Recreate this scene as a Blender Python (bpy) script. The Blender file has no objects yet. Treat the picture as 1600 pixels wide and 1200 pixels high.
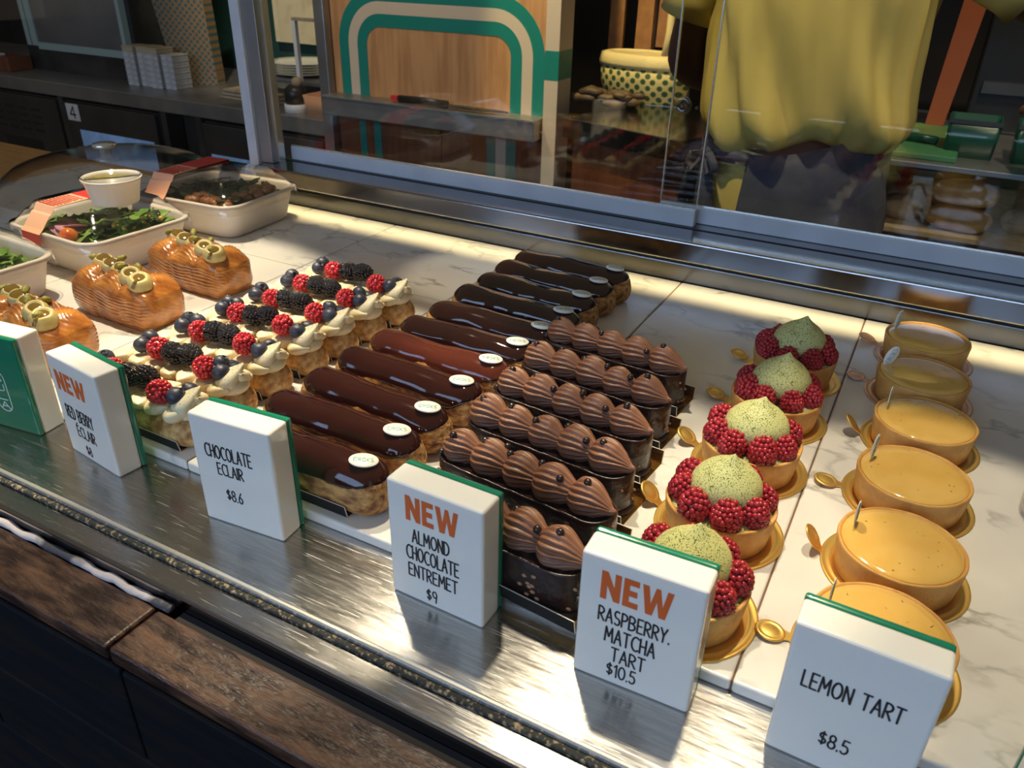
import bpy, bmesh, math, random
from math import sin, cos, pi, radians, sqrt
from mathutils import Vector, Matrix, noise

# ------------------------------------------------------------------ camera, light, exposure
SC = bpy.context.scene
COL = SC.collection
cam_data = bpy.data.cameras.new('camera')
cam = bpy.data.objects.new('camera', cam_data)
COL.objects.link(cam)
cam.location = (0, 0, 0.40)
cam.rotation_mode = 'XYZ'
cam.rotation_euler = (radians(61.08683), radians(-1.18395), radians(28.43988))
cam_data.sensor_width = 36.0
cam_data.lens = 36.0 * 1238.2 / 1600.0
cam_data.clip_start = 0.02
cam_data.clip_end = 60
cam_data.dof.use_dof = True
cam_data.dof.focus_distance = 0.74
cam_data.dof.aperture_fstop = 15.0
SC.camera = cam

vs = SC.view_settings
vs.view_transform = 'Standard'
vs.look = 'None'
vs.gamma = 1.0
vs.use_curve_mapping = False
vs.exposure = 0.0

world = bpy.data.worlds.new('shop_daylight')
world.use_nodes = True
wb = world.node_tree.nodes['Background']
wb.inputs[0].default_value = (1.0, 0.84, 0.62, 1)
wb.inputs[1].default_value = 0.17
SC.world = world


def spot(name, loc, target, energy, deg, blend, col, rad=0.02):
    l = bpy.data.lights.new(name, 'SPOT')
    l.energy = energy; l.spot_size = radians(deg); l.spot_blend = blend
    l.color = col; l.shadow_soft_size = rad
    o = bpy.data.objects.new(name, l); COL.objects.link(o)
    o.location = loc
    o.rotation_euler = (Vector(target) - Vector(loc)).to_track_quat('-Z', 'Y').to_euler()
    return o


def area(name, loc, target, energy, sx, sy, col):
    l = bpy.data.lights.new(name, 'AREA')
    l.shape = 'RECTANGLE'; l.size = sx; l.size_y = sy; l.energy = energy; l.color = col
    o = bpy.data.objects.new(name, l); COL.objects.link(o)
    o.location = loc
    o.rotation_euler = (Vector(target) - Vector(loc)).to_track_quat('-Z', 'Y').to_euler()
    return o


WARM = (1.0, 0.80, 0.50)
WARM2 = (1.0, 0.84, 0.60)
# daylight through the open shopfront behind the viewer
area('shopfront_daylight', (-0.8, -2.2, 1.02), (-0.4, 0.6, 0.05), 52, 3.0, 1.1, (0.42, 0.62, 1.0))
# downlights over the display
for k, (lx, ly, tx, ty, en, dg) in enumerate([(-1.10, 0.74, -0.88, 0.52, 76, 36), (-0.72, 0.74, -0.52, 0.47, 55, 30),
                                              (-0.40, 0.72, -0.22, 0.44, 42, 29), (-0.08, 0.72, 0.07, 0.47, 36, 30)]):
    spot('display_downlight', (lx, ly, 1.05), (tx, ty, 0), en, dg, 0.16, WARM2)
strip = area('back_edge_strip', (-0.2, 0.985, 0.85), (-0.2, 0.983, 0.0), 0.66, 1.9, 0.012, (1.0, 0.78, 0.40))
strip.data.spread = radians(6)
spot('back_downlight', (-0.62, 0.60, 1.05), (-0.53, 0.885, 0), 22, 12, 0.5, WARM2)
# kitchen ceiling lights
spot('kitchen_downlight', (-0.62, 1.15, 1.5), (-0.28, 1.62, 0.1), 75, 42, 0.5, (1.0, 0.82, 0.45))
spot('kitchen_downlight', (-0.95, 1.6, 1.45), (-0.78, 2.1, 0.05), 130, 34, 0.4, (1.0, 0.78, 0.38))
spot('kitchen_downlight', (-1.55, 1.3, 1.5), (-1.35, 2.05, 0.1), 60, 50, 0.6, (1.0, 0.74, 0.46))
spot('kitchen_downlight', (-2.05, 1.7, 1.5), (-2.28, 2.75, 0.1), 85, 46, 0.6, (1.0, 0.85, 0.62))
spot('kitchen_downlight', (0.3, 1.3, 1.5), (0.15, 2.1, 0.0), 60, 60, 0.6, (1.0, 0.84, 0.6))

spot('bread_shelf_fill', (0.25, 1.16, 0.78), (0.05, 1.98, -0.06), 7, 44, 0.5, WARM2)  # unseen spot added to brighten the bread on the open shelf

# ------------------------------------------------------------------ materials
MATS = {}


def M(name, c, r=0.5, metal=0.0, c2=None, ns=30.0, lo=0.4, hi=0.6, bump=0.0, bs=200.0, coat=0.0, sss=0.0,
      sr=0.003, spec=0.5, stretch=None, ior=None, emit=0.0, trans=0.0, det=4.0, rr=0.0):
    """Principled material; c2 mixes in by noise, bump adds fine relief."""
    m = bpy.data.materials.new(name)
    m.use_nodes = True
    nt = m.node_tree
    b = nt.nodes['Principled BSDF']
    b.inputs['Base Color'].default_value = (*c, 1)
    b.inputs['Roughness'].default_value = r
    b.inputs['Metallic'].default_value = metal
    b.inputs['Specular IOR Level'].default_value = spec
    if coat:
        b.inputs['Coat Weight'].default_value = coat
        b.inputs['Coat Roughness'].default_value = 0.05
    if sss:
        b.inputs['Subsurface Weight'].default_value = sss
        b.inputs['Subsurface Radius'].default_value = (1.0, 0.6, 0.35)
        b.inputs['Subsurface Scale'].default_value = sr
    if trans:
        b.inputs['Transmission Weight'].default_value = trans
    if ior:
        b.inputs['IOR'].default_value = ior
    if emit:
        b.inputs['Emission Color'].default_value = (*c, 1)
        b.inputs['Emission Strength'].default_value = emit
    if c2 is not None or bump or rr:
        tc = nt.nodes.new('ShaderNodeTexCoord')
        src = tc.outputs['Object']
        if stretch:
            mp = nt.nodes.new('ShaderNodeMapping')
            mp.inputs['Scale'].default_value = stretch
            nt.links.new(src, mp.inputs[0]); src = mp.outputs[0]
        n = nt.nodes.new('ShaderNodeTexNoise')
        n.inputs['Scale'].default_value = ns; n.inputs['Detail'].default_value = det
        nt.links.new(src, n.inputs['Vector'])
        if c2 is not None:
            ramp = nt.nodes.new('ShaderNodeValToRGB')
            ramp.color_ramp.elements[0].position = lo; ramp.color_ramp.elements[0].color = (*c, 1)
            ramp.color_ramp.elements[1].position = hi; ramp.color_ramp.elements[1].color = (*c2, 1)
            nt.links.new(n.outputs['Fac'], ramp.inputs[0])
            nt.links.new(ramp.outputs[0], b.inputs['Base Color'])
        if rr:
            mr = nt.nodes.new('ShaderNodeMapRange')
            mr.inputs['To Min'].default_value = max(0.02, r - rr); mr.inputs['To Max'].default_value = r + rr
            mr.inputs['From Min'].default_value = 0.3; mr.inputs['From Max'].default_value = 0.7
            nt.links.new(n.outputs['Fac'], mr.inputs[0]); nt.links.new(mr.outputs[0], b.inputs['Roughness'])
        if bump:
            n2 = nt.nodes.new('ShaderNodeTexNoise')
            n2.inputs['Scale'].default_value = bs; n2.inputs['Detail'].default_value = 3
            nt.links.new(src, n2.inputs['Vector'])
            bp = nt.nodes.new('ShaderNodeBump')
            bp.inputs['Strength'].default_value = bump; bp.inputs['Distance'].default_value = 0.002
            nt.links.new(n2.outputs['Fac'], bp.inputs['Height'])
            nt.links.new(bp.outputs[0], b.inputs['Normal'])
    MATS[name] = m
    return m


def clear_mat(name, tint=(1, 1, 1), ior=1.5, rough=0.02, boost=1.0):
    """Thin clear sheet: straight-through light plus a Fresnel reflection."""
    m = bpy.data.materials.new(name); m.use_nodes = True
    nt = m.node_tree; nt.nodes.clear()
    out = nt.nodes.new('ShaderNodeOutputMaterial')
    t = nt.nodes.new('ShaderNodeBsdfTransparent'); t.inputs[0].default_value = (*tint, 1)
    g = nt.nodes.new('ShaderNodeBsdfGlossy'); g.inputs['Roughness'].default_value = rough
    # Schlick reflectance, the same from either face of the sheet
    ge = nt.nodes.new('ShaderNodeNewGeometry')
    dt = nt.nodes.new('ShaderNodeVectorMath'); dt.operation = 'DOT_PRODUCT'
    nt.links.new(ge.outputs['Incoming'], dt.inputs[0]); nt.links.new(ge.outputs['Normal'], dt.inputs[1])
    def mth(op, x, y=None):
        n = nt.nodes.new('ShaderNodeMath'); n.operation = op
        for k, q in enumerate((x, y)):
            if q is None: continue
            if isinstance(q, (int, float)): n.inputs[k].default_value = q
            else: nt.links.new(q, n.inputs[k])
        return n.outputs[0]
    f0 = ((ior - 1) / (ior + 1)) ** 2
    fres = mth('ADD', mth('MULTIPLY', mth('POWER', mth('SUBTRACT', 1.0, mth('ABSOLUTE', dt.outputs['Value'])), 5.0), 1 - f0), f0)
    mul = nt.nodes.new('ShaderNodeMath'); mul.operation = 'MULTIPLY'; mul.inputs[1].default_value = boost
    nt.links.new(fres, mul.inputs[0])
    mx = nt.nodes.new('ShaderNodeMixShader')
    nt.links.new(mul.outputs[0], mx.inputs[0])
    nt.links.new(t.outputs[0], mx.inputs[1]); nt.links.new(g.outputs[0], mx.inputs[2])
    nt.links.new(mx.outputs[0], out.inputs[0])
    MATS[name] = m
    return m


def marble_mat():
    m = M('marble', (0.80, 0.78, 0.73), r=0.22, spec=0.5)
    nt = m.node_tree; b = nt.nodes['Principled BSDF']
    tc = nt.nodes.new('ShaderNodeTexCoord')
    n1 = nt.nodes.new('ShaderNodeTexNoise'); n1.inputs['Scale'].default_value = 7; n1.inputs['Detail'].default_value = 6
    mp = nt.nodes.new('ShaderNodeMapping'); mp.inputs['Rotation'].default_value = (0, 0, 0.6); mp.inputs['Scale'].default_value = (1, 1.7, 1)
    nt.links.new(tc.outputs['Object'], mp.inputs[0]); nt.links.new(mp.outputs[0], n1.inputs['Vector'])
    # thin veins where the noise crosses one half
    sub = nt.nodes.new('ShaderNodeMath'); sub.operation = 'SUBTRACT'; sub.inputs[1].default_value = 0.5
    ab = nt.nodes.new('ShaderNodeMath'); ab.operation = 'ABSOLUTE'
    nt.links.new(n1.outputs['Fac'], sub.inputs[0]); nt.links.new(sub.outputs[0], ab.inputs[0])
    r1 = nt.nodes.new('ShaderNodeValToRGB')
    r1.color_ramp.elements[0].position = 0.0; r1.color_ramp.elements[0].color = (0.42, 0.42, 0.40, 1)
    r1.color_ramp.elements[1].position = 0.022; r1.color_ramp.elements[1].color = (1, 1, 1, 1)
    nt.links.new(ab.outputs[0], r1.inputs[0])
    n2 = nt.nodes.new('ShaderNodeTexNoise'); n2.inputs['Scale'].default_value = 5; n2.inputs['Detail'].default_value = 5
    nt.links.new(tc.outputs['Object'], n2.inputs['Vector'])
    r2 = nt.nodes.new('ShaderNodeValToRGB')
    r2.color_ramp.elements[0].position = 0.35; r2.color_ramp.elements[0].color = (0.62, 0.60, 0.57, 1)
    r2.color_ramp.elements[1].position = 0.62; r2.color_ramp.elements[1].color = (0.80, 0.78, 0.73, 1)
    nt.links.new(n2.outputs['Fac'], r2.inputs[0])
    # veins fade in and out
    n3 = nt.nodes.new('ShaderNodeTexNoise'); n3.inputs['Scale'].default_value = 11
    nt.links.new(tc.outputs['Object'], n3.inputs['Vector'])
    r3 = nt.nodes.new('ShaderNodeValToRGB')
    r3.color_ramp.elements[0].position = 0.42; r3.color_ramp.elements[0].color = (0, 0, 0, 1)
    r3.color_ramp.elements[1].position = 0.66; r3.color_ramp.elements[1].color = (0.9, 0.9, 0.9, 1)
    nt.links.new(n3.outputs['Fac'], r3.inputs[0])
    mx = nt.nodes.new('ShaderNodeMix'); mx.data_type = 'RGBA'; mx.blend_type = 'MULTIPLY'
    nt.links.new(r3.outputs[0], mx.inputs['Factor'])
    nt.links.new(r2.outputs[0], mx.inputs[6]); nt.links.new(r1.outputs[0], mx.inputs[7])
    nt.links.new(mx.outputs[2], b.inputs['Base Color'])
    return m


def layered_mat():
    """Glazed laminated crust: fine contour lines that follow the dough layers."""
    m = M('laminated_crust', (0.42, 0.16, 0.035), r=0.22, coat=0.6, bump=0.25, bs=420)
    nt = m.node_tree; b = nt.nodes['Principled BSDF']
    tc = nt.nodes.new('ShaderNodeTexCoord')
    mp = nt.nodes.new('ShaderNodeMapping'); mp.inputs['Scale'].default_value = (0.35, 1.0, 1.6)
    nt.links.new(tc.outputs['Object'], mp.inputs[0])
    w = nt.nodes.new('ShaderNodeTexWave'); w.wave_type = 'BANDS'; w.bands_direction = 'DIAGONAL'
    w.inputs['Scale'].default_value = 70; w.inputs['Distortion'].default_value = 14; w.inputs['Detail'].default_value = 2
    w.inputs['Detail Scale'].default_value = 0.35
    nt.links.new(mp.outputs[0], w.inputs['Vector'])
    n = nt.nodes.new('ShaderNodeTexNoise'); n.inputs['Scale'].default_value = 45; n.inputs['Detail'].default_value = 5
    nt.links.new(tc.outputs['Object'], n.inputs['Vector'])
    r1 = nt.nodes.new('ShaderNodeValToRGB')
    r1.color_ramp.elements[0].position = 0.32; r1.color_ramp.elements[0].color = (0.24, 0.062, 0.009, 1)
    r1.color_ramp.elements[1].position = 0.70; r1.color_ramp.elements[1].color = (0.64, 0.26, 0.050, 1)
    nt.links.new(n.outputs['Fac'], r1.inputs[0])
    r2 = nt.nodes.new('ShaderNodeValToRGB')
    r2.color_ramp.elements[0].position = 0.0; r2.color_ramp.elements[0].color = (0.42, 0.33, 0.28, 1)
    r2.color_ramp.elements[1].position = 0.45; r2.color_ramp.elements[1].color = (1, 1, 1, 1)
    nt.links.new(w.outputs['Fac'], r2.inputs[0])
    mx = nt.nodes.new('ShaderNodeMix'); mx.data_type = 'RGBA'; mx.blend_type = 'MULTIPLY'; mx.inputs['Factor'].default_value = 0.14
    nt.links.new(r1.outputs[0], mx.inputs[6]); nt.links.new(r2.outputs[0], mx.inputs[7])
    nt.links.new(mx.outputs[2], b.inputs['Base Color'])
    bp = nt.nodes.new('ShaderNodeBump'); bp.inputs['Strength'].default_value = 0.16; bp.inputs['Distance'].default_value = 0.0012
    nt.links.new(w.outputs['Fac'], bp.inputs['Height'])
    nt.links.new(bp.outputs[0], b.inputs['Normal'])
    return m


def speckle_mat(name, base, speck, thr, scale, rough=0.6, sss=0.1):
    """Cream dusted with powder grains."""
    m = M(name, base, r=rough, sss=sss)
    nt = m.node_tree; b = nt.nodes['Principled BSDF']
    tc = nt.nodes.new('ShaderNodeTexCoord')
    n = nt.nodes.new('ShaderNodeTexNoise'); n.inputs['Scale'].default_value = scale; n.inputs['Detail'].default_value = 0
    n2 = nt.nodes.new('ShaderNodeTexNoise'); n2.inputs['Scale'].default_value = 70; n2.inputs['Detail'].default_value = 3
    nt.links.new(tc.outputs['Object'], n.inputs['Vector']); nt.links.new(tc.outputs['Object'], n2.inputs['Vector'])
    m2 = nt.nodes.new('ShaderNodeMath'); m2.operation = 'MULTIPLY_ADD'; m2.inputs[1].default_value = 0.35
    nt.links.new(n2.outputs['Fac'], m2.inputs[0]); nt.links.new(n.outputs['Fac'], m2.inputs[2])
    rp = nt.nodes.new('ShaderNodeValToRGB')
    rp.color_ramp.elements[0].position = thr; rp.color_ramp.elements[0].color = (*base, 1)
    rp.color_ramp.elements[1].position = thr + 0.03; rp.color_ramp.elements[1].color = (*speck, 1)
    nt.links.new(m2.outputs[0], rp.inputs[0]); nt.links.new(rp.outputs[0], b.inputs['Base Color'])
    return m


def lattice_mat(name, c1, c2, sc):
    """Woven or printed diamond pattern."""
    m = M(name, c1, r=0.65)
    nt = m.node_tree; b = nt.nodes['Principled BSDF']
    tc = nt.nodes.new('ShaderNodeTexCoord')
    mp = nt.nodes.new('ShaderNodeMapping'); mp.inputs['Rotation'].default_value = (0, radians(45), 0); mp.inputs['Scale'].default_value = (sc, 0.01, sc)
    nt.links.new(tc.outputs['Object'], mp.inputs[0])
    ck = nt.nodes.new('ShaderNodeTexVoronoi'); ck.inputs['Scale'].default_value = 1.0; ck.inputs['Randomness'].default_value = 0.15
    nt.links.new(mp.outputs[0], ck.inputs['Vector'])
    rp = nt.nodes.new('ShaderNodeValToRGB')
    rp.color_ramp.elements[0].position = 0.30; rp.color_ramp.elements[0].color = (*c2, 1)
    rp.color_ramp.elements[1].position = 0.42; rp.color_ramp.elements[1].color = (*c1, 1)
    nt.links.new(ck.outputs['Distance'], rp.inputs[0]); nt.links.new(rp.outputs[0], b.inputs['Base Color'])
    return m


marble_mat(); layered_mat()
M('grout', (0.16, 0.09, 0.05), r=0.9)
M('steel_shelf', (0.50, 0.49, 0.47), r=0.20, metal=1.0, c2=(0.44, 0.43, 0.42), ns=14, bump=0.035, bs=60, stretch=(3, 40, 3), rr=0.06)
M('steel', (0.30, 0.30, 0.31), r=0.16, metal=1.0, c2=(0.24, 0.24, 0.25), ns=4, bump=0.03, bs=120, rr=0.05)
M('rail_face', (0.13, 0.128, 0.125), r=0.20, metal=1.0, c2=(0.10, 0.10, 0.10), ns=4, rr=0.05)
M('steel_dull', (0.40, 0.40, 0.40), r=0.42, metal=0.9, c2=(0.30, 0.30, 0.31), ns=6)
M('steel_dark', (0.10, 0.10, 0.105), r=0.4, metal=0.7, c2=(0.06, 0.06, 0.06), ns=6)
M('painted_rail', (0.50, 0.54, 0.60), r=0.4, c2=(0.44, 0.48, 0.54), ns=14)
def scratches(m):
    nt = m.node_tree; b = nt.nodes['Principled BSDF']
    src = b.inputs['Roughness'].links[0].from_socket
    tc = nt.nodes.new('ShaderNodeTexCoord')
    for ang, sc in ((0.5, 30), (-0.9, 26), (1.4, 34)):
        mp = nt.nodes.new('ShaderNodeMapping'); mp.inputs['Rotation'].default_value = (0, 0, ang); mp.inputs['Scale'].default_value = (1.0, 28.0, 1.0)
        mp.inputs['Location'].default_value = (ang * 3, sc, 0)
        nt.links.new(tc.outputs['Object'], mp.inputs[0])
        n = nt.nodes.new('ShaderNodeTexNoise'); n.inputs['Scale'].default_value = sc; n.inputs['Detail'].default_value = 1
        nt.links.new(mp.outputs[0], n.inputs['Vector'])
        r = nt.nodes.new('ShaderNodeMapRange'); r.inputs['From Min'].default_value = 0.69; r.inputs['From Max'].default_value = 0.76
        r.inputs['To Min'].default_value = 0.0; r.inputs['To Max'].default_value = 0.35
        nt.links.new(n.outputs['Fac'], r.inputs[0])
        a = nt.nodes.new('ShaderNodeMath'); a.operation = 'ADD'
        nt.links.new(src, a.inputs[0]); nt.links.new(r.outputs[0], a.inputs[1]); src = a.outputs[0]
    nt.links.new(src, b.inputs['Roughness'])


scratches(MATS['steel_shelf'])
nt_ = MATS['steel_shelf'].node_tree; bs_ = nt_.nodes['Principled BSDF']
cv_ = nt_.nodes.new('ShaderNodeCombineXYZ'); cv_.inputs[1].default_value = 1.0
bs_.inputs['Anisotropic'].default_value = 0.75
nt_.links.new(cv_.outputs[0], bs_.inputs['Tangent'])
M('dark_gap', (0.012, 0.012, 0.012), r=0.8)
M('alu_trim', (0.80, 0.79, 0.72), r=0.22, metal=0.8)
M('grime_seal', (0.02, 0.022, 0.018), r=0.8, c2=(0.36, 0.27, 0.15), ns=330, lo=0.52, hi=0.66, bump=0.9, bs=300)
M('caulk', (0.52, 0.47, 0.45), r=0.8, c2=(0.05, 0.05, 0.06), ns=16, lo=0.50, hi=0.58, bump=0.5, bs=200)
M('worn_wood', (0.022, 0.0085, 0.005), r=0.42, c2=(0.115, 0.048, 0.018), ns=26, lo=0.42, hi=0.72, bump=0.7, bs=70, stretch=(1.0, 5.0, 5.0), det=12, rr=0.15)
M('black_plank', (0.003, 0.004, 0.0065), r=0.6, spec=0.2, c2=(0.009, 0.007, 0.006), ns=9, bump=0.3, bs=40, stretch=(1, 6, 6))
M('sign_white', (0.86, 0.85, 0.80), r=0.12, coat=0.3, sss=0.15, sr=0.006)
M('sign_green', (0.004, 0.20, 0.105), r=0.15, coat=0.4)
M('new_orange', (0.72, 0.13, 0.022), r=0.4)
M('ink', (0.025, 0.022, 0.025), r=0.4)
M('white_ink', (0.75, 0.82, 0.78), r=0.4)
M('teal_ink', (0.10, 0.40, 0.38), r=0.5)
M('choux', (0.20, 0.066, 0.013), r=0.6, c2=(0.66, 0.36, 0.11), ns=120, lo=0.36, hi=0.64, bump=1.0, bs=330, stretch=(0.6, 1.4, 1.4))
M('choux_gold', (0.32, 0.12, 0.026), r=0.6, c2=(0.76, 0.48, 0.18), ns=120, lo=0.34, hi=0.64, bump=1.0, bs=360)
M('choc_glaze', (0.031, 0.0058, 0.0030), r=0.085, coat=0.3, c2=(0.024, 0.0048, 0.0026), ns=12, bump=0.03, bs=24, spec=0.45)
M('choc_glaze_red', (0.085, 0.016, 0.008), r=0.10, coat=0.5, c2=(0.095, 0.019, 0.009), ns=12, bump=0.03, bs=24, spec=0.45)
M('choc_glaze_dark', (0.028, 0.007, 0.004), r=0.07, coat=0.5, c2=(0.020, 0.006, 0.004), ns=12, bump=0.03, bs=24, spec=0.45)
M('dark_coating', (0.018, 0.007, 0.005), r=0.30, coat=0.12, c2=(0.026, 0.010, 0.007), ns=60, bump=0.7, bs=130)
M('almond_bit', (0.34, 0.16, 0.08), r=0.4, coat=0.5)
M('choc_cream', (0.235, 0.100, 0.050), r=0.42, c2=(0.20, 0.080, 0.038), ns=60, sss=0.08)
M('pearl', (0.020, 0.008, 0.006), r=0.3, coat=0.3)
M('plaque_white', (0.84, 0.80, 0.73), r=0.45)
M('black_card', (0.010, 0.009, 0.009), r=0.6, spec=0.25)
M('card_edge', (0.72, 0.68, 0.58), r=0.6)
M('gold_card', (0.66, 0.40, 0.09), r=0.22, metal=1.0, bump=0.06, bs=150)
M('gold_board', (0.86, 0.55, 0.14), r=0.36, metal=0.82, bump=0.05, bs=60)
M('rose_gold', (0.76, 0.48, 0.32), r=0.4, metal=0.7)
M('raspberry', (0.30, 0.008, 0.016), r=0.27, coat=0.2, sss=0.12, sr=0.002, c2=(0.40, 0.02, 0.03), ns=90)
M('raspberry_bright', (0.48, 0.012, 0.020), r=0.27, coat=0.2, sss=0.15, sr=0.002, c2=(0.60, 0.03, 0.035), ns=90)
M('blackberry', (0.006, 0.0022, 0.0045), r=0.13, coat=0.35, spec=0.4)
M('blueberry', (0.022, 0.026, 0.045), r=0.42, c2=(0.060, 0.066, 0.095), ns=60, lo=0.35, hi=0.7)
M('blueberry_calyx', (0.010, 0.009, 0.012), r=0.7)
speckle_mat('vanilla_cream', (0.80, 0.70, 0.46), (0.16, 0.10, 0.05), 0.93, 900, rough=0.45)
speckle_mat('matcha_cream', (0.60, 0.60, 0.25), (0.11, 0.14, 0.018), 0.785, 1100)
speckle_mat('matcha_filling', (0.58, 0.56, 0.25), (0.13, 0.16, 0.03), 0.74, 900)
M('gold_leaf', (0.85, 0.65, 0.20), r=0.3, metal=1.0, bump=0.8, bs=900)
M('tart_crust', (0.56, 0.27, 0.062), r=0.6, c2=(0.68, 0.38, 0.11), ns=60, bump=0.25, bs=700)
M('lemon_crust', (0.54, 0.26, 0.055), r=0.55, c2=(0.68, 0.37, 0.095), ns=45, bump=0.25, bs=700)
M('lemon_curd', (0.70, 0.42, 0.095), r=0.10, coat=0.4, sss=0.15, c2=(0.74, 0.46, 0.12), ns=30, bump=0.07, bs=130)
M('zest', (0.16, 0.20, 0.03), r=0.7)
M('pistachio_cream', (0.52, 0.42, 0.16), r=0.45, sss=0.1, c2=(0.46, 0.36, 0.13), ns=120)
M('praline', (0.16, 0.095, 0.014), r=0.06, coat=0.6)
M('pistachio', (0.34, 0.30, 0.035), r=0.5, c2=(0.20, 0.17, 0.04), ns=220, bump=0.5, bs=400)
M('pulp_box', (0.74, 0.66, 0.58), r=0.65, bump=0.06, bs=600)
M('cup_white', (0.80, 0.74, 0.66), r=0.4, bump=0.05, bs=300)
M('dressing', (0.66, 0.56, 0.015), r=0.12, coat=0.3, c2=(0.46, 0.46, 0.015), ns=70)
M('band_red', (0.52, 0.030, 0.025), r=0.5)
M('band_magenta', (0.55, 0.03, 0.12), r=0.5)
M('band_peach', (0.82, 0.44, 0.26), r=0.5)
M('leaf_green', (0.11, 0.24, 0.030), r=0.45, c2=(0.24, 0.38, 0.07), ns=60)
M('leaf_dark', (0.030, 0.055, 0.018), r=0.4, c2=(0.06, 0.10, 0.026), ns=60)
M('radish_pink', (0.62, 0.30, 0.34), r=0.5)
M('tomato', (0.60, 0.05, 0.015), r=0.2, coat=0.4, c2=(0.70, 0.22, 0.02), ns=40)
M('sweetcorn', (0.80, 0.50, 0.05), r=0.4)
M('roast_brown', (0.20, 0.075, 0.022), r=0.4, c2=(0.34, 0.13, 0.04), ns=120, bump=0.6, bs=200)
clear_mat('clear_glass', (0.98, 0.99, 0.985), 1.5, 0.0, 0.8)
clear_mat('clear_plastic', (0.95, 0.945, 0.93), 1.5, 0.07, 2.3)
clear_mat('cloche_plastic', (0.90, 0.89, 0.87), 1.5, 0.12, 1.8)
M('oak_top', (0.45, 0.22, 0.06), r=0.35, c2=(0.56, 0.29, 0.09), ns=12, stretch=(1, 8, 1), coat=0.2)
M('panel_wood', (0.40, 0.20, 0.080), r=0.5, c2=(0.52, 0.28, 0.12), ns=6, stretch=(7, 1, 0.7))
M('cabinet_wood', (0.14, 0.042, 0.018), r=0.35, c2=(0.20, 0.065, 0.027), ns=6, stretch=(7, 1, 0.7))
M('stripe_green', (0.004, 0.19, 0.155), r=0.5)
M('stripe_cream', (0.56, 0.47, 0.36), r=0.5)
M('dark_wall', (0.022, 0.018, 0.017), r=0.8, c2=(0.032, 0.024, 0.020), ns=3)
M('green_wall', (0.010, 0.050, 0.042), r=0.6)
M('kitchen_floor', (0.10, 0.085, 0.075), r=0.6, c2=(0.14, 0.12, 0.10), ns=6)
M('pavement', (0.035, 0.035, 0.038), r=0.8, c2=(0.05, 0.05, 0.05), ns=5)
M('oven_front', (0.085, 0.078, 0.075), r=0.35, metal=0.6, c2=(0.065, 0.06, 0.058), ns=5)
M('window_glow', (0.20, 0.34, 0.62), r=0.03, coat=1.0, c2=(0.03, 0.05, 0.09), ns=9, emit=0.30)  # bluish reflection put into the pane as colour and a faint glow
M('label_white', (0.75, 0.73, 0.70), r=0.5)
M('mint_frame', (0.34, 0.44, 0.40), r=0.45)
M('window_grey', (0.12, 0.115, 0.11), r=0.15, coat=0.5, c2=(0.17, 0.16, 0.15), ns=3)
M('tin_white', (0.62, 0.60, 0.58), r=0.35, c2=(0.48, 0.46, 0.45), ns=40)
M('tin_lid', (0.52, 0.42, 0.27), r=0.4)
lattice_mat('bag_print', (0.30, 0.17, 0.075), (0.040, 0.12, 0.12), 55.0)
lattice_mat('basket_weave', (0.62, 0.50, 0.19), (0.030, 0.075, 0.022), 48.0)
M('basket_rim', (0.66, 0.53, 0.24), r=0.6, bump=0.4, bs=160)
M('dried_pods', (0.05, 0.028, 0.012), r=0.6, c2=(0.10, 0.055, 0.02), ns=40, bump=0.8, bs=120)
M('plate', (0.50, 0.52, 0.47), r=0.2, coat=0.4)
M('poster', (0.66, 0.55, 0.34), r=0.7, c2=(0.50, 0.38, 0.20), ns=16, lo=0.5, hi=0.75)
M('peach_tray', (0.50, 0.26, 0.14), r=0.5)
M('black_plastic', (0.012, 0.012, 0.013), r=0.35)
M('strap_tan', (0.36, 0.17, 0.05), r=0.55, c2=(0.28, 0.12, 0.035), ns=20)
M('strap_red', (0.30, 0.075, 0.025), r=0.5)
M('apron_dark', (0.030, 0.020, 0.024), r=0.8)
M('cutting_green', (0.16, 0.26, 0.075), r=0.5, c2=(0.05, 0.20, 0.085), ns=4)
M('tub_green', (0.006, 0.060, 0.040), r=0.3)
M('bread', (0.42, 0.20, 0.055), r=0.65, c2=(0.55, 0.33, 0.12), ns=30, bump=0.3, bs=120)
M('paper_bag', (0.40, 0.31, 0.20), r=0.7, c2=(0.30, 0.23, 0.14), ns=30, bump=0.5, bs=60)
M('shirt', (0.55, 0.42, 0.115), r=0.85, bump=0.15, bs=900)
M('apron', (0.042, 0.046, 0.074), r=0.85, c2=(0.056, 0.059, 0.086), ns=30, bump=0.2, bs=700)
M('trousers', (0.022, 0.026, 0.050), r=0.85)
M('skin', (0.105, 0.042, 0.026), r=0.5, sss=0.1)
M('hair', (0.010, 0.007, 0.006), r=0.5, bump=0.5, bs=300)
M('shoe', (0.015, 0.015, 0.015), r=0.5)
M('jar_layers', (0.40, 0.26, 0.14), r=0.4, c2=(0.68, 0.58, 0.42), ns=14, stretch=(0.2, 0.2, 5), lo=0.45, hi=0.55)

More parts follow.
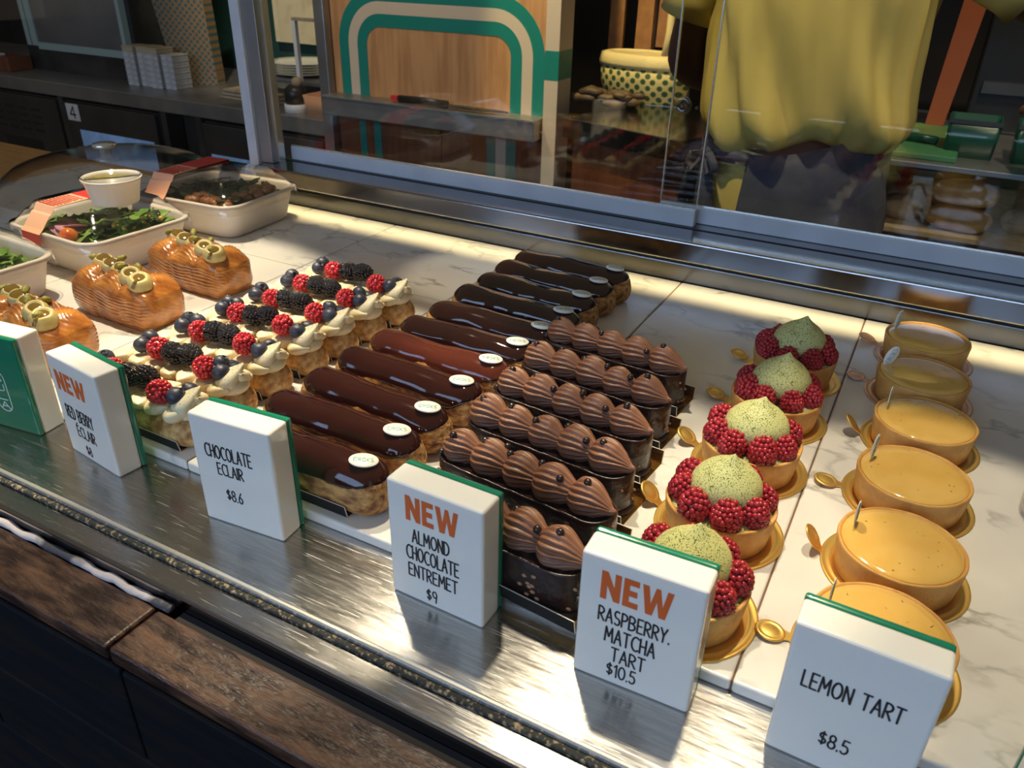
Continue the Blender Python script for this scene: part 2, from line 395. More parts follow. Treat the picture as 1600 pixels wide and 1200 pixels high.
# ------------------------------------------------------------------ mesh helpers
class MB:
    """Collects pieces of one mesh, then links them as ONE object."""
    def __init__(s): s.v = []; s.f = []; s.sm = []

    def add(s, vs_, fs, smooth=True, mat=None):
        o = len(s.v)
        s.v += [(mat @ Vector(v))[:] if mat else tuple(v) for v in vs_]
        for f in fs: s.f.append([i + o for i in f]); s.sm.append(smooth)
        return s

    def box(s, x0, x1, y0, y1, z0, z1, mat=None):
        v = [(x, y, z) for x in (x0, x1) for y in (y0, y1) for z in (z0, z1)]
        return s.add(v, [(0, 1, 3, 2), (4, 6, 7, 5), (0, 4, 5, 1), (2, 3, 7, 6), (0, 2, 6, 4), (1, 5, 7, 3)], False, mat)

    def rings(s, R, closed=True, cap0=True, cap1=True, smooth=True, mat=None):
        """Loft through a list of rings (each a list of points, all of one length)."""
        n = len(R[0]); v = [p for r in R for p in r]; f = []
        m = n if closed else n - 1
        for i in range(len(R) - 1):
            for j in range(m):
                k = (j + 1) % n
                f.append((i * n + j, i * n + k, (i + 1) * n + k, (i + 1) * n + j))
        if cap0: f.append(tuple(range(n))[::-1])
        if cap1: f.append(tuple((len(R) - 1) * n + j for j in range(n)))
        return s.add(v, f, smooth, mat)

    def lathe(s, prof, n=48, mat=None, wob=None, sx=1.0, sy=1.0):
        R = []
        for (r, z) in prof:
            ring = []
            for j in range(n):
                a = 2 * pi * j / n
                q = r * (wob(a, z) if wob else 1)
                ring.append((sx * q * cos(a), sy * q * sin(a), z))
            R.append(ring)
        return s.rings(R, mat=mat)

    def prism(s, pts, z0, z1, mat=None, smooth=False):
        n = len(pts)
        v = [(x, y, z0) for x, y in pts] + [(x, y, z1) for x, y in pts]
        f = [tuple(range(n))[::-1], tuple(range(n, 2 * n))] + [(i, (i + 1) % n, n + (i + 1) % n, n + i) for i in range(n)]
        return s.add(v, f, smooth, mat)

    def tube(s, pts, r, n=10, smooth=True, flat=1.0, mat=None):
        pts = [Vector(p) for p in pts]; R = []
        up = Vector((0, 0, 1))
        for i, p in enumerate(pts):
            d = (pts[min(i + 1, len(pts) - 1)] - pts[max(i - 1, 0)]).normalized()
            a = d.cross(up)
            if a.length < 1e-4: a = Vector((1, 0, 0))
            a.normalize(); b = a.cross(d)
            rr = r(i / (len(pts) - 1)) if callable(r) else r
            R.append([tuple(p + a * rr * cos(2 * pi * j / n) + b * rr * flat * sin(2 * pi * j / n)) for j in range(n)])
        return s.rings(R, smooth=smooth, mat=mat)

    def ball(s, c, r, sub=2, mat=None, sc=(1, 1, 1)):
        vs_, fs = ICO[sub]
        return s.add([(c[0] + x * r * sc[0], c[1] + y * r * sc[1], c[2] + z * r * sc[2]) for x, y, z in vs_], fs, True, mat)

    def pad(s, out, zt, zb, ns=10, nt=56, wall=0, mat=None, pw=True):
        """Closed pillow: outline out(a)->(x,y), top zt(x,y,q), bottom zb(x,y,q), q = 0 centre .. 1 edge."""
        R = []
        qs = [sin(0.5 * pi * k / ns) if pw else k / ns for k in range(1, ns + 1)]
        def ring(q, fn):
            r = []
            for j in range(nt):
                x, y = out(2 * pi * j / nt); x *= q; y *= q
                r.append((x, y, fn(x, y, q)))
            return r
        for q in qs: R.append(ring(q, zt))
        for q in qs[::-1]: R.append(ring(q, zb))
        return s.rings(R, mat=mat)

    def warp(s, amp, freq, seed=0.0, zmin=None):
        o = []
        for (x, y, z) in s.v:
            n = noise.noise_vector(Vector((x * freq + seed, y * freq, z * freq)))
            if zmin is not None and z <= zmin: o.append((x + n.x * amp, y + n.y * amp, z))
            else: o.append((x + n.x * amp, y + n.y * amp, z + n.z * amp))
        s.v = o
        return s

    def mesh(s, name):
        me = bpy.data.meshes.new(name)
        me.from_pydata(s.v, [], s.f)
        me.polygons.foreach_set('use_smooth', s.sm)
        bm = bmesh.new(); bm.from_mesh(me); bmesh.ops.recalc_face_normals(bm, faces=bm.faces); bm.to_mesh(me); bm.free()
        me.update()
        return me

    def build(s, name, mat, parent=None, loc=None, rz=0, bevel=0, seg=2, sub=0):
        o = bpy.data.objects.new(name, s.mesh(name))
        o.data.materials.append(MATS[mat])
        COL.objects.link(o)
        if parent: o.parent = parent
        if loc: o.location = loc
        if rz: o.rotation_euler = (0, 0, rz)
        if bevel:
            b = o.modifiers.new('edge', 'BEVEL'); b.width = bevel; b.segments = seg; b.limit_method = 'ANGLE'; b.angle_limit = radians(35)
        if sub:
            m = o.modifiers.new('smooth', 'SUBSURF'); m.levels = sub; m.render_levels = sub
        return o


def _ico():
    d = {}
    for k in (1, 2, 3):
        bm = bmesh.new(); bmesh.ops.create_icosphere(bm, subdivisions=k, radius=1.0)
        bm.verts.ensure_lookup_table()
        d[k] = ([v.co[:] for v in bm.verts], [tuple(v.index for v in f.verts) for f in bm.faces]); bm.free()
    return d


ICO = _ico()


def T(x=0, y=0, z=0, rx=0, ry=0, rz=0, s=1.0):
    return Matrix.Translation((x, y, z)) @ Matrix.Rotation(rz, 4, 'Z') @ Matrix.Rotation(ry, 4, 'Y') @ Matrix.Rotation(rx, 4, 'X') @ Matrix.Scale(s, 4)


def thing(name, label, cat, loc=(0, 0, 0), rz=0, group=None):
    o = bpy.data.objects.new(name, None); COL.objects.link(o)
    o.empty_display_size = 0.02
    o.location = loc; o.rotation_euler = (0, 0, rz)
    return tag(o, label, cat, group)


def tag(o, label=None, cat=None, group=None, kind=None):
    if label: o['label'] = label
    if cat: o['category'] = cat
    if group: o['group'] = group
    if kind: o['kind'] = kind
    return o


def copy_tree(o, parent=None):
    c = o.copy(); COL.objects.link(c)
    if parent: c.parent = parent
    for ch in list(o.children): copy_tree(ch, c)
    return c


def place(o, loc, rz, label):
    o.location = loc; o.rotation_euler = (0, 0, rz); o['label'] = label
    return o


def inst(name, mesh, mat, parent, mtx):
    """A part that shares its mesh with its twins."""
    if not mesh.materials: mesh.materials.append(MATS[mat])
    o = bpy.data.objects.new(name, mesh); COL.objects.link(o)
    o.parent = parent; o.matrix_local = mtx
    return o


def capsule(a, b, w=0.0, ph=0.0):
    """Stadium outline walked by arc length: half length a, half width b, slight waviness w."""
    L = a - b; q = pi * b / 2; per = 4 * L + 4 * q
    def f(t):
        k = 1 + w * (sin(3 * t + ph) + 0.6 * sin(7 * t + 2 * ph))
        d = (t % (2 * pi)) / (2 * pi) * per
        if d < q: an = d / b; return (L + b * cos(an), b * sin(an) * k)
        d -= q
        if d < 2 * L: return (L - d, b * k)
        d -= 2 * L
        if d < 2 * q: an = pi / 2 + d / b; return (-L + b * cos(an), b * sin(an) * k)
        d -= 2 * q
        if d < 2 * L: return (-L + d, -b * k)
        an = -pi / 2 + (d - 2 * L) / b
        return (L + b * cos(an), b * sin(an) * k)
    return f


# ------------------------------------------------------------------ lettering (stroke glyphs, unit height)
def arc(cx, cy, rx, ry, a0, a1, n=10):
    return [(cx + rx * cos(radians(a0 + (a1 - a0) * i / n)), cy + ry * sin(radians(a0 + (a1 - a0) * i / n))) for i in range(n + 1)]


W_ = 0.36
GL = {
    'A': ([[(0, 0), (.19, 1), (.38, 0)], [(.06, .36), (.32, .36)]], .38),
    'B': ([[(0, 0), (0, 1)] + arc(.1, .76, .22, .24, 90, -90) + [(0, .52)], arc(.1, .26, .26, .26, 90, -90) + [(0, 0)]], .37),
    'C': ([arc(.24, .5, .24, .5, 55, 305, 14)], .36),
    'D': ([[(0, 0), (0, 1), (.08, 1)] + arc(.08, .5, .28, .5, 90, -90, 12) + [(0, 0)]], .37),
    'E': ([[(.3, 1), (0, 1), (0, 0), (.3, 0)], [(0, .52), (.24, .52)]], .30),
    'H': ([[(0, 0), (0, 1)], [(.32, 0), (.32, 1)], [(0, .5), (.32, .5)]], .32),
    'I': ([[(0, 0), (0, 1)]], .02),
    'K': ([[(0, 0), (0, 1)], [(.3, 1), (0, .45), (.32, 0)]], .32),
    'L': ([[(0, 1), (0, 0), (.27, 0)]], .27),
    'M': ([[(0, 0), (.04, 1), (.22, .35), (.40, 1), (.44, 0)]], .44),
    'N': ([[(0, 0), (0, 1), (.33, 0), (.33, 1)]], .33),
    'O': ([arc(.21, .5, .21, .5, 90, 450, 18)], .42),
    'P': ([[(0, 0), (0, 1)] + arc(.08, .74, .23, .26, 90, -90) + [(0, .48)]], .31),
    'R': ([[(0, 0), (0, 1)] + arc(.08, .74, .23, .26, 90, -90) + [(0, .48)], [(.1, .48), (.33, 0)]], .33),
    'S': ([arc(.16, .75, .15, .25, 50, 270, 9) + arc(.16, .25, .16, .25, 90, -140, 9)], .32),
    'T': ([[(0, 1), (.36, 1)], [(.18, 1), (.18, 0)]], .36),
    'U': ([[(0, 1), (0, .25)] + arc(.16, .25, .16, .25, 180, 360) + [(.32, 1)]], .32),
    'Y': ([[(0, 1), (.18, .48), (.36, 1)], [(.18, .48), (.16, 0)]], .36),
    '$': ([arc(.17, .72, .15, .19, 40, 270, 8) + arc(.17, .34, .16, .19, 90, -150, 8), [(.17, 1.02), (.17, .04)]], .34),
    '0': ([arc(.19, .5, .19, .5, 90, 450, 18)], .38),
    '1': ([[(0, .82), (.13, 1), (.13, 0)]], .15),
    '4': ([[(.28, 0), (.28, 1), (0, .3), (.38, .3)]], .38),
    '5': ([[(.3, 1), (.05, 1), (.02, .58)] + arc(.14, .31, .18, .31, 110, -140, 10)], .33),
    '6': ([[(.26, 1), (.06, .55)] + arc(.17, .28, .16, .28, 160, -200, 14)], .34),
    '8': ([arc(.17, .76, .14, .24, 90, 450, 14), arc(.17, .26, .17, .26, 90, 450, 14)], .34),
    '9': ([arc(.17, .72, .16, .28, 0, 360, 14), [(.33, .72), (.26, 0)]], .34),
    '.': ([[(.02, 0), (.02, .05)]], .05),
    ' ': ([], .20),
}
BOLD = {'N': ([(0, 0), (0, 1), (.24, 1), (.52, .48), (.52, 1), (.76, 1), (.76, 0), (.53, 0), (.24, .53), (.24, 0)], .76),
        'E': ([(0, 0), (0, 1), (.58, 1), (.58, .80), (.23, .80), (.23, .61), (.53, .61), (.53, .41), (.23, .41), (.23, .20), (.59, .20), (.59, 0)], .59),
        'W': ([(.20, 0), (0, 1), (.24, 1), (.35, .40), (.50, 1), (.66, 1), (.80, .40), (.92, 1), (1.15, 1), (.94, 0), (.70, 0), (.575, .52), (.45, 0)], 1.15)}


def stroke(mb, pts, hw, th, fn):
    """A flat ribbon of half width hw along pts with rounded joints; fn maps (x, z, depth) to space."""
    def prism(poly):
        n = len(poly)
        v = [fn(x, z, 0) for x, z in poly] + [fn(x, z, th) for x, z in poly]
        mb.add(v, [tuple(range(n)), tuple(range(n, 2 * n))[::-1]] + [(i, (i + 1) % n, n + (i + 1) % n, n + i) for i in range(n)], False)
    for (x0, z0), (x1, z1) in zip(pts, pts[1:]):
        d = math.hypot(x1 - x0, z1 - z0) or 1e-9
        nx, nz = -(z1 - z0) / d * hw, (x1 - x0) / d * hw
        prism([(x0 + nx, z0 + nz), (x0 - nx, z0 - nz), (x1 - nx, z1 - nz), (x1 + nx, z1 + nz)])
    for (x, z) in pts:
        prism([(x + hw * cos(k * pi / 4), z + hw * sin(k * pi / 4)) for k in range(8)])


def write(mb, text, x0, x1, z0, z1, th, fn, weight=0.055, gap=0.13, accent=None):
    """Letters of text filling the rectangle x0..x1, z0..z1."""
    tot = sum(GL[c][1] for c in text) + gap * (len(text) - 1)
    sx = (x1 - x0) / tot; sz = z1 - z0; x = x0
    for i, c in enumerate(text):
        for pl in GL[c][0]:
            stroke(mb, [(x + px * sx, z0 + pz * sz) for px, pz in pl], weight * sz, th, fn)
        if accent == i:
            stroke(mb, [(x + .1 * sx, z0 + 1.12 * sz), (x + .22 * sx, z0 + 1.27 * sz)], weight * sz, th, fn)
        x += (GL[c][1] + gap) * sx


def write_bold(mb, text, x0, x1, z0, z1, th, fn, gap=0.10):
    tot = sum(BOLD[c][1] for c in text) + gap * (len(text) - 1)
    sx = (x1 - x0) / tot; sz = z1 - z0; x = x0
    for c in text:
        poly = [(x + px * sx, z0 + pz * sz) for px, pz in BOLD[c][0]]
        n = len(poly)
        mb.add([fn(a, b, 0) for a, b in poly] + [fn(a, b, th) for a, b in poly],
               [tuple(range(n)), tuple(range(n, 2 * n))[::-1]] + [(i, (i + 1) % n, n + (i + 1) % n, n + i) for i in range(n)], False)
        x += (BOLD[c][1] + gap) * sx


# ------------------------------------------------------------------ the display case and what carries it
# marble slabs of the display deck, laid with open joints (one worktop)
mb = MB()
xs = [-1.505, -1.235, -0.995, -0.756, -0.5166, -0.2746, -0.0358, 0.203, 0.445, 0.69]
for a, b in zip(xs, xs[1:]):
    ys = [0.3725, 1.016] if a > -0.5 or a < -1.0 else [0.3725, 0.79, 1.016]
    if abs(a + 0.5166) < 1e-6: ys = [0.3725, 0.79, 1.016]
    for c, d in zip(ys, ys[1:]):
        mb.box(a + 0.0005, b - 0.0005, c + (0.0005 if c > 0.4 else 0), d - 0.0005, -0.010, 0.0)
o = mb.build('marble_worktop', 'marble', bevel=0.0022, seg=3)
tag(o, 'grey veined white marble slabs forming the deck under all the pastries', 'worktop')
o = MB().box(-1.5, 0.68, 0.374, 1.014, -0.0098, -0.0012).build('joint_grout', 'grout', o)
o['label'] = 'brown stained joint between the slabs'

# steel shelf at the front, channel trim and sealant for the glass
t = thing('steel_front_shelf', 'scratched stainless steel front shelf carrying the price blocks', 'shelf')
MB().box(-1.504, 0.72, 0.2635, 1.012, -0.022, -0.0101).build('shelf_plate', 'steel_shelf', t)
MB().box(-1.6, 0.72, 0.2600, 0.2640, -0.030, -0.0101).build('front_lip', 'steel', t, bevel=0.0012)
t = thing('front_glass', 'upright clear glass pane between the viewer and the pastries', 'glass pane')
MB().box(-1.6, 0.72, 0.2905, 0.2965, -0.0095, 0.80).build('pane', 'clear_glass', t)
MB().box(-1.6, 0.72, 0.2860, 0.2902, -0.010, -0.0035).build('edge_trim', 'alu_trim', t, bevel=0.0012)
MB().box(-1.6, 0.72, 0.2805, 0.2858, -0.010, -0.0068).build('sealant_bead', 'grime_seal', t, bevel=0.0015)

# counter front: caulk line, worn wooden ledge boards, dark planks
mb = MB().tube([(-1.7 + .0065 * k, .2560 + .0006 * sin(k * 1.3), -.0205 + .0010 * sin(k * .9)) for k in range(200)], lambda u: .0035 + .0004 * sin(u * 260) + .0003 * sin(u * 611), 10, flat=.8)
o = mb.build('caulk_bead', 'caulk'); tag(o, 'cracked pale caulk line between steel lip and wooden ledge', 'caulk', kind='stuff')
o = MB().box(-0.398, 0.8, 0.2518, 0.2596, -0.030, -0.0225).build('dark_sealant', 'dark_gap'); tag(o, 'dark sealant filling the gap right of the seam', 'sealant', kind='stuff')
for (a, b, lab) in ((-1.7, -0.4165, 'worn brown wooden ledge board at the left end of the counter front'),
                    (-0.4145, 0.8, 'long worn brown wooden ledge board below the steel lip, right of the seam')):
    o = MB().box(a, b, 0.2095, 0.2525 if a < -1 else 0.2515, -0.034, -0.020).build('ledge_board', 'worn_wood', bevel=0.003, seg=3)
    tag(o, lab, 'ledge board', 'wooden ledge boards')
mb = MB()
for k in range(10):
    z = -0.0345 - 0.095 * k
    for a, b in ((-1.7, -0.62 if k % 2 else -0.405), (-0.618 if k % 2 else -0.403, 0.8)):
        mb.box(a, b, 0.2075, 0.2145, z - 0.0935, z)
o = mb.build('counter_front', 'black_plank', bevel=0.002); tag(o, 'near black horizontal planks cladding the counter below the wooden ledge', 'counter front', kind='structure')
o = MB().box(-1.7, 0.8, 0.2150, 1.10, -1.0, -0.0535).build('counter_carcass', 'black_plank'); tag(o, 'dark closed body of the counter under the deck', 'counter', kind='structure')
o = MB().box(-1.7, 0.8, 0.2530, 1.10, -0.0533, -0.0305).build('counter_deck', 'black_plank'); tag(o, 'dark board carrying the steel shelf', 'counter', kind='structure')

# stepped stainless back rail
t = thing('back_rail', 'stepped stainless steel rail along the back edge of the marble', 'rail')
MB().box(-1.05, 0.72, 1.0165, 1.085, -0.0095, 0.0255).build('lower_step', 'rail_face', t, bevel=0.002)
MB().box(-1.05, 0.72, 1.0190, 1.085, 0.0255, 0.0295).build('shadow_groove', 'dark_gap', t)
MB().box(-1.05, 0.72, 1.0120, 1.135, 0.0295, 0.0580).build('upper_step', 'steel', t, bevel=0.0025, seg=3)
MB().box(-1.05, 0.72, 1.0700, 1.0720, 0.0580, 0.0590).build('track_groove', 'dark_gap', t)

# sliding rear doors
def sliding_door(x0, x1, y, lab, knob):
    t = thing('sliding_door', lab, 'sliding door', (0, 0, 0), 0, 'sliding glass doors behind the display')
    MB().box(x0, x1, y - 0.006, y + 0.006, 0.0582, 0.0815).build('bottom_rail', 'painted_rail', t, bevel=0.0015)
    MB().box(x0, x1, y - 0.0035, y - 0.0030, 0.0815, 0.0840).build('rail_edge', 'alu_trim', t)
    MB().box(x0, x1, y - 0.0025, y + 0.0025, 0.0815, 0.80).build('pane', 'clear_glass', t)
    e = x0 if knob else x1
    MB().box(e - .0008, e + .0008, y - .0028, y + .0028, .0842, .80).build('pane_edge', 'alu_trim', t)
    if knob:
        mb = MB().lathe([(0.0115, 0), (0.0125, 0.001), (0.0125, 0.003), (0.010, 0.004), (0.0045, 0.0042), (0.0035, 0.003), (0.0, 0.003)], 28,
                        T(x0 + 0.016, y - 0.0026, 0.215, rx=pi / 2))
        mb.build('finger_pull', 'clear_plastic', t)
        MB().lathe([(0.0, 0), (0.0036, 0), (0.0036, 0.005), (0.0, 0.005)], 14, T(x0 + 0.016, y - 0.0026, 0.215, rx=pi / 2)).build('screw', 'steel_dark', t)
        MB().lathe([(0.0, 0), (0.0022, 0), (0.0022, 0.003), (0.0, 0.003)], 12, T(x0 + 0.036, y - 0.0026, 0.214, rx=pi / 2)).build('screw', 'steel_dark', t)
sliding_door(-1.025, -0.286, 1.085, 'left sliding glass door with pale bottom rail in front of the striped panel', False)
sliding_door(-0.345, 0.72, 1.106, 'right sliding glass door with round finger pull in front of the person', True)
t = thing('case_post', 'upright stainless post at the left end of the sliding doors', 'post')
MB().box(-1.078, -1.057, 1.030, 1.075, 0.0, 0.80).build('side_channel', 'painted_rail', t, bevel=0.001)
MB().box(-1.057, -1.029, 1.036, 1.064, 0.0582, 0.80).build('door_channel', 'steel_dull', t, bevel=0.001)
MB().box(-1.029, -1.025, 1.050, 1.064, 0.0582, 0.80).build('edge_strip', 'alu_trim', t)

# oak counter continuing on the left
o = MB().box(-3.0, -1.507, 0.33, 1.040, -0.05, 0.0).build('oak_counter', 'oak_top', bevel=0.003)
tag(o, 'warm honey coloured wooden counter top at the far left', 'counter top')
o = MB().box(-1.503, -1.052, 1.018, 1.040, -0.05, -0.0005).build('deck_edge', 'oak_top', bevel=0.002)
tag(o, 'wooden edge strip behind the marble at the left end', 'edge strip')

# ------------------------------------------------------------------ price blocks
SW, SH, SD = 0.0762, 0.0995, 0.0275
def price_block(x, y, rz, label, lines, new=None, green_front=False):
    t = thing('price_block', label, 'price sign', (x, y, -0.010), rz, 'price blocks on the steel shelf')
    if green_front:
        MB().box(-SW / 2, SW / 2, 0, 0.0055, 0, SH).build('green_face', 'sign_green', t, bevel=0.0022, seg=3)
        MB().box(-SW / 2, SW / 2, 0.0055, SD, 0, SH).build('white_body', 'sign_white', t, bevel=0.0022, seg=3)
    else:
        MB().box(-SW / 2, SW / 2, 0, SD - 0.0055, 0, SH).build('white_body', 'sign_white', t, bevel=0.0024, seg=3)
        MB().box(-SW / 2, SW / 2, SD - 0.0055, SD, 0, SH).build('green_back', 'sign_green', t, bevel=0.0020, seg=3)
    fn = lambda a, b, d: (a, -0.00025 + d, b)
    U = lambda u: (u - 0.5) * SW
    V = lambda v: (1 - v) * SH
    if new:
        mb = MB(); write_bold(mb, 'NEW', U(new[0]), U(new[1]), V(new[3]), V(new[2]), 0.0005, fn)
        mb.build('new_lettering', 'new_orange', t)['label'] = 'bold orange NEW'
    for k, (txt, u0, u1, v0, v1, *acc) in enumerate(lines):
        mb = MB(); write(mb, txt, U(u0), U(u1), V(v1), V(v0), 0.0005, fn, accent=acc[0] if acc else None)
        mb.build('price_lettering' if '$' in txt else 'name_lettering', 'ink', t)['label'] = 'black lettering reading ' + txt.lower()
    return t, fn, U, V

price_block(-0.5958, 0.3400, -0.123, 'white price block with orange NEW for the red berry eclair at $8',
            [('RED BERRY', .155, .70, .475, .60), ('ECLAIR', .29, .66, .655, .765, 0), ('$8', .385, .49, .845, .94)], (.12, .71, .135, .33))
price_block(-0.4150, 0.3385, 0.0854, 'white price block for the chocolate eclair at $8.6 with no orange word',
            [('CHOCOLATE', .165, .735, .24, .355), ('ECLAIR', .285, .60, .40, .505), ('$8.6', .345, .54, .64, .74)])
price_block(-0.2358, 0.3413, -0.0162, 'white price block with orange NEW for the almond chocolate entremet at $9',
            [('ALMOND', .265, .655, .355, .465), ('CHOCOLATE', .195, .75, .505, .62), ('ENTREMET', .21, .735, .665, .775), ('$9', .40, .51, .845, .945)],
            (.205, .755, .08, .285))
price_block(-0.0922, 0.3417, 0.0297, 'white price block with orange NEW for the raspberry matcha tart at $10.5',
            [('RASPBERRY.', .185, .77, .375, .485), ('MATCHA', .255, .67, .525, .64), ('TART', .325, .605, .68, .79), ('$10.5', .30, .545, .82, .925)],
            (.18, .755, .095, .31))
price_block(0.0299, 0.3461 - 0.002, -0.0232, 'white price block for the lemon tart at $8.5 at the right front',
            [('LEMON TART', .14, .81, .305, .42), ('$8.5', .355, .56, .695, .80)])
t, fn, U, V = price_block(-0.7143, 0.3385, 0.1304, 'block with its green face and white outlined logo to the front at far left', [], None, True)
mb = MB()
cx_, cz_ = U(.55), V(.58)
pill = arc(cx_, cz_ + .013, .0085, .0085, 0, 180, 12) + arc(cx_, cz_ - .013, .0085, .0085, 180, 360, 12); pill.append(pill[0])
stroke(mb, pill, 0.0005, 0.0005, fn)
for k, ch in enumerate('ALUB'):
    write(mb, ch, cx_ - .005, cx_ + .005, cz_ - .0185 + .0095 * k, cz_ - .0115 + .0095 * k, 0.0005, fn, weight=0.07)
mb.build('logo_outline', 'white_ink', t)
# the edge of one more block at the right
price_block(0.1502, 0.3415, 0.0, 'blank looking white block of which only the left edge shows in the right bottom corner', [])

# ------------------------------------------------------------------ berries
def drupe_berry(name, R, H, rows, hollow, seed, dr, tipr=0.55):
    """Berry standing on its open end (z=0), tip up, built of drupelets round a core with a real cavity."""
    rnd = random.Random(seed); mb = MB()
    prof = lambda t: R * (0.90 + 0.22 * sin(pi * min(1, t * 1.25)) - (1 - tipr) * t ** 3.2) * sqrt(max(0, 1 - max(0, (t - 0.72) / 0.30) ** 2))
    if hollow:
        core = [(R * .40, H * .62), (R * .52, H * .30), (R * .60, H * .06), (R * .74, H * .0)]
    else:
        core = [(0.0, H * .02), (R * .6, H * .0)]
    core += [(prof(t) * .84, H * t) for t in (0.06, .2, .35, .5, .65, .8, .9)] + [(R * .12, H * .95)]
    mb.lathe(core, 24)
    for k in range(rows):
        t = (k + 0.35) / rows * 0.98
        r = prof(t)
        n = max(3, int(round(2 * pi * r / (dr * 1.72))))
        for j in range(n):
            a = 2 * pi * (j + 0.5 * (k % 2)) / n + rnd.uniform(-.08, .08)
            q = dr * rnd.uniform(.90, 1.10)
            mb.ball((r * .93 * cos(a), r * .93 * sin(a), H * t + rnd.uniform(-.03, .03) * H), q, 2)
    mb.ball((0, 0, H * .955), dr * .95, 2)
    return mb.mesh(name)


RB = [drupe_berry('raspberry', .0100, .0205, 6, True, s, .00250) for s in (1, 2)]
RBB = [drupe_berry('raspberry_bright', .0092, .0165, 5, True, s, .00235, .8) for s in (3, 4)]
BB = [drupe_berry('blackberry', .0090, .0220, 7, False, s, .00205, .6) for s in (5, 6)]
for m_ in RB: m_.materials.append(MATS['raspberry'])
for m_ in RBB: m_.materials.append(MATS['raspberry_bright'])
for m_ in BB: m_.materials.append(MATS['blackberry'])


def _blueberry():
    r = 0.0083; prof = [(0, -r)]
    for k in range(1, 15):
        a = -pi / 2 + pi * 0.93 * k / 15
        prof.append((r * cos(a), r * .92 * sin(a)))
    prof += [(r * .36, r * .90), (r * .32, r * .97), (r * .27, r * .90), (r * .20, r * .78), (0, r * .76)]
    mb = MB().lathe(prof, 30, wob=lambda a, z: 1 + (0.25 * (abs(sin(2.5 * a)) - .4) if z > r * .86 else 0))
    body = mb.mesh('blueberry'); body.materials.append(MATS['blueberry'])
    c = MB().lathe([(0, 0), (r * .22, 0), (r * .22, r * .04), (0, r * .05)], 12, T(0, 0, r * .765)).mesh('calyx')
    c.materials.append(MATS['blueberry_calyx'])
    return body, c


BLU, CAL = _blueberry()


def blueberry(parent, x, y, z, rx, ry, rz, s=1.0):
    o = inst('blueberry', BLU, 'blueberry', parent, T(x, y, z, rx, ry, rz, s))
    inst('calyx', CAL, 'blueberry_calyx', o, Matrix.Identity(4))
    return o


# ------------------------------------------------------------------ card trays
def card_tray(label, L, D, H, loc, rz=0, group=None):
    t = thing('card_tray', label, 'card tray', loc, rz, group)
    MB().box(-L / 2, L / 2, -D / 2, D / 2, 0, 0.0007).build('tray_base', 'gold_card', t)
    for s in (-1, 1):
        y0, y1 = s * D / 2, s * (D / 2 + 0.0025)
        th = 0.0006 * s
        def quad(dy, z0, z1, xa=-L / 2, xb=L / 2):
            f = lambda z: y0 + (y1 - y0) * z / H
            return [(xa, f(z0) + dy, z0), (xb, f(z0) + dy, z0), (xb, f(z1) + dy, z1), (xa, f(z1) + dy, z1)]
        def slab(d0, d1, z0, z1):
            a, b = quad(d0, z0, z1), quad(d1, z0, z1)
            return MB().rings([a, b], smooth=False)
        slab(0, th, 0, H - 0.0003).build('outer_flap', 'black_card', t)
        slab(-th * .25, 0, 0.0007, H - 0.0003).build('gold_lining', 'gold_card', t)
        slab(-th * .25, th * 1.0, H - 0.0003, H).build('cut_edge', 'card_edge', t)
        a = [(p[0] + 0.0001, p[1], p[2]) for p in quad(-th * .3, 0.0003, H, L / 2 - .0004, L / 2)]
        b = [(p[0] + 0.0001, p[1], p[2]) for p in quad(th * 1.05, 0.0003, H, L / 2 - .0004, L / 2)]
        MB().rings([a, b], smooth=False).build('end_edge', 'card_edge', t)
    return t


ORD = ['front', 'second', 'third', 'fourth', 'fifth', 'sixth', 'seventh', 'eighth', 'ninth', 'tenth', 'rear']

# ------------------------------------------------------------------ chocolate eclairs
def eclair_shell(a, b, h, seed, waist=0.05):
    L = a - b; zc = h * .42
    sag = lambda x: 1 + waist * sin(x * 70 + seed * 2.1) * .6 + waist * .6 * sin(x * 31 + seed)
    def zt(x, y, q=0):
        d = sqrt(max(abs(x) - L, 0) ** 2 + y * y) / b
        return zc + (h - zc) * sqrt(max(0, 1 - min(1, d) ** 2.4)) * sag(x)
    def zb(x, y, q=0):
        d = sqrt(max(abs(x) - L, 0) ** 2 + y * y) / b
        return max(0.0, zc - zc * 1.12 * sqrt(max(0, 1 - min(1, d) ** 3.2)))
    mb = MB().pad(capsule(a, b, .012, seed), zt, zb, 12, 72)
    mb.warp(.0006, 150, seed * 7, zmin=0.0004)
    return mb, zt


def choc_eclair(i, x, y, rz, glaze, label):
    a, b, h = .086 + .001 * sin(i * 2.2), .0212, .0395 + .001 * cos(i * 1.7)
    t = thing('chocolate_eclair', label, 'eclair', (x, y, 0.0008), rz, 'chocolate eclairs in the long row')
    sh, zt = eclair_shell(a, b, h, i * 1.3)
    sh.build('choux_shell', 'choux', t)
    gl = MB().pad(capsule(a * .950, b * .92, .030, i * 1.1), lambda x, y, q: zt(x, y) + .0027 - .0014 * q ** 12,
                  lambda x, y, q: zt(x, y) - .0030, 14, 128)
    gl.warp(.0011, 48, i * 5.0)
    gl.build('chocolate_glaze', glaze, t)
    px = .0632
    z = zt(px, 0) + .0044
    tilt = -0.16
    pm = T(px, -.001, z, rx=0.05, ry=.10, rz=.55 + .25 * sin(i * 3.1))
    ov = MB().lathe([(0, -.0006), (.0098, -.0006), (.0100, 0), (.0098, .0006), (0, .0006)], 40, sx=1.18, sy=.88)
    pl = inst('oval_plaque', ov.mesh('oval_plaque'), 'plaque_white', t, pm)
    mb = MB(); write(mb, 'EIROKS', -.0078, .0078, -.0022, .0022, .0003, lambda p, q, d: (p, q, .00055 + d), weight=.05)
    inst('plaque_lettering', mb.mesh('plaque_lettering'), 'teal_ink', pl, Matrix.Identity(4))
    return t


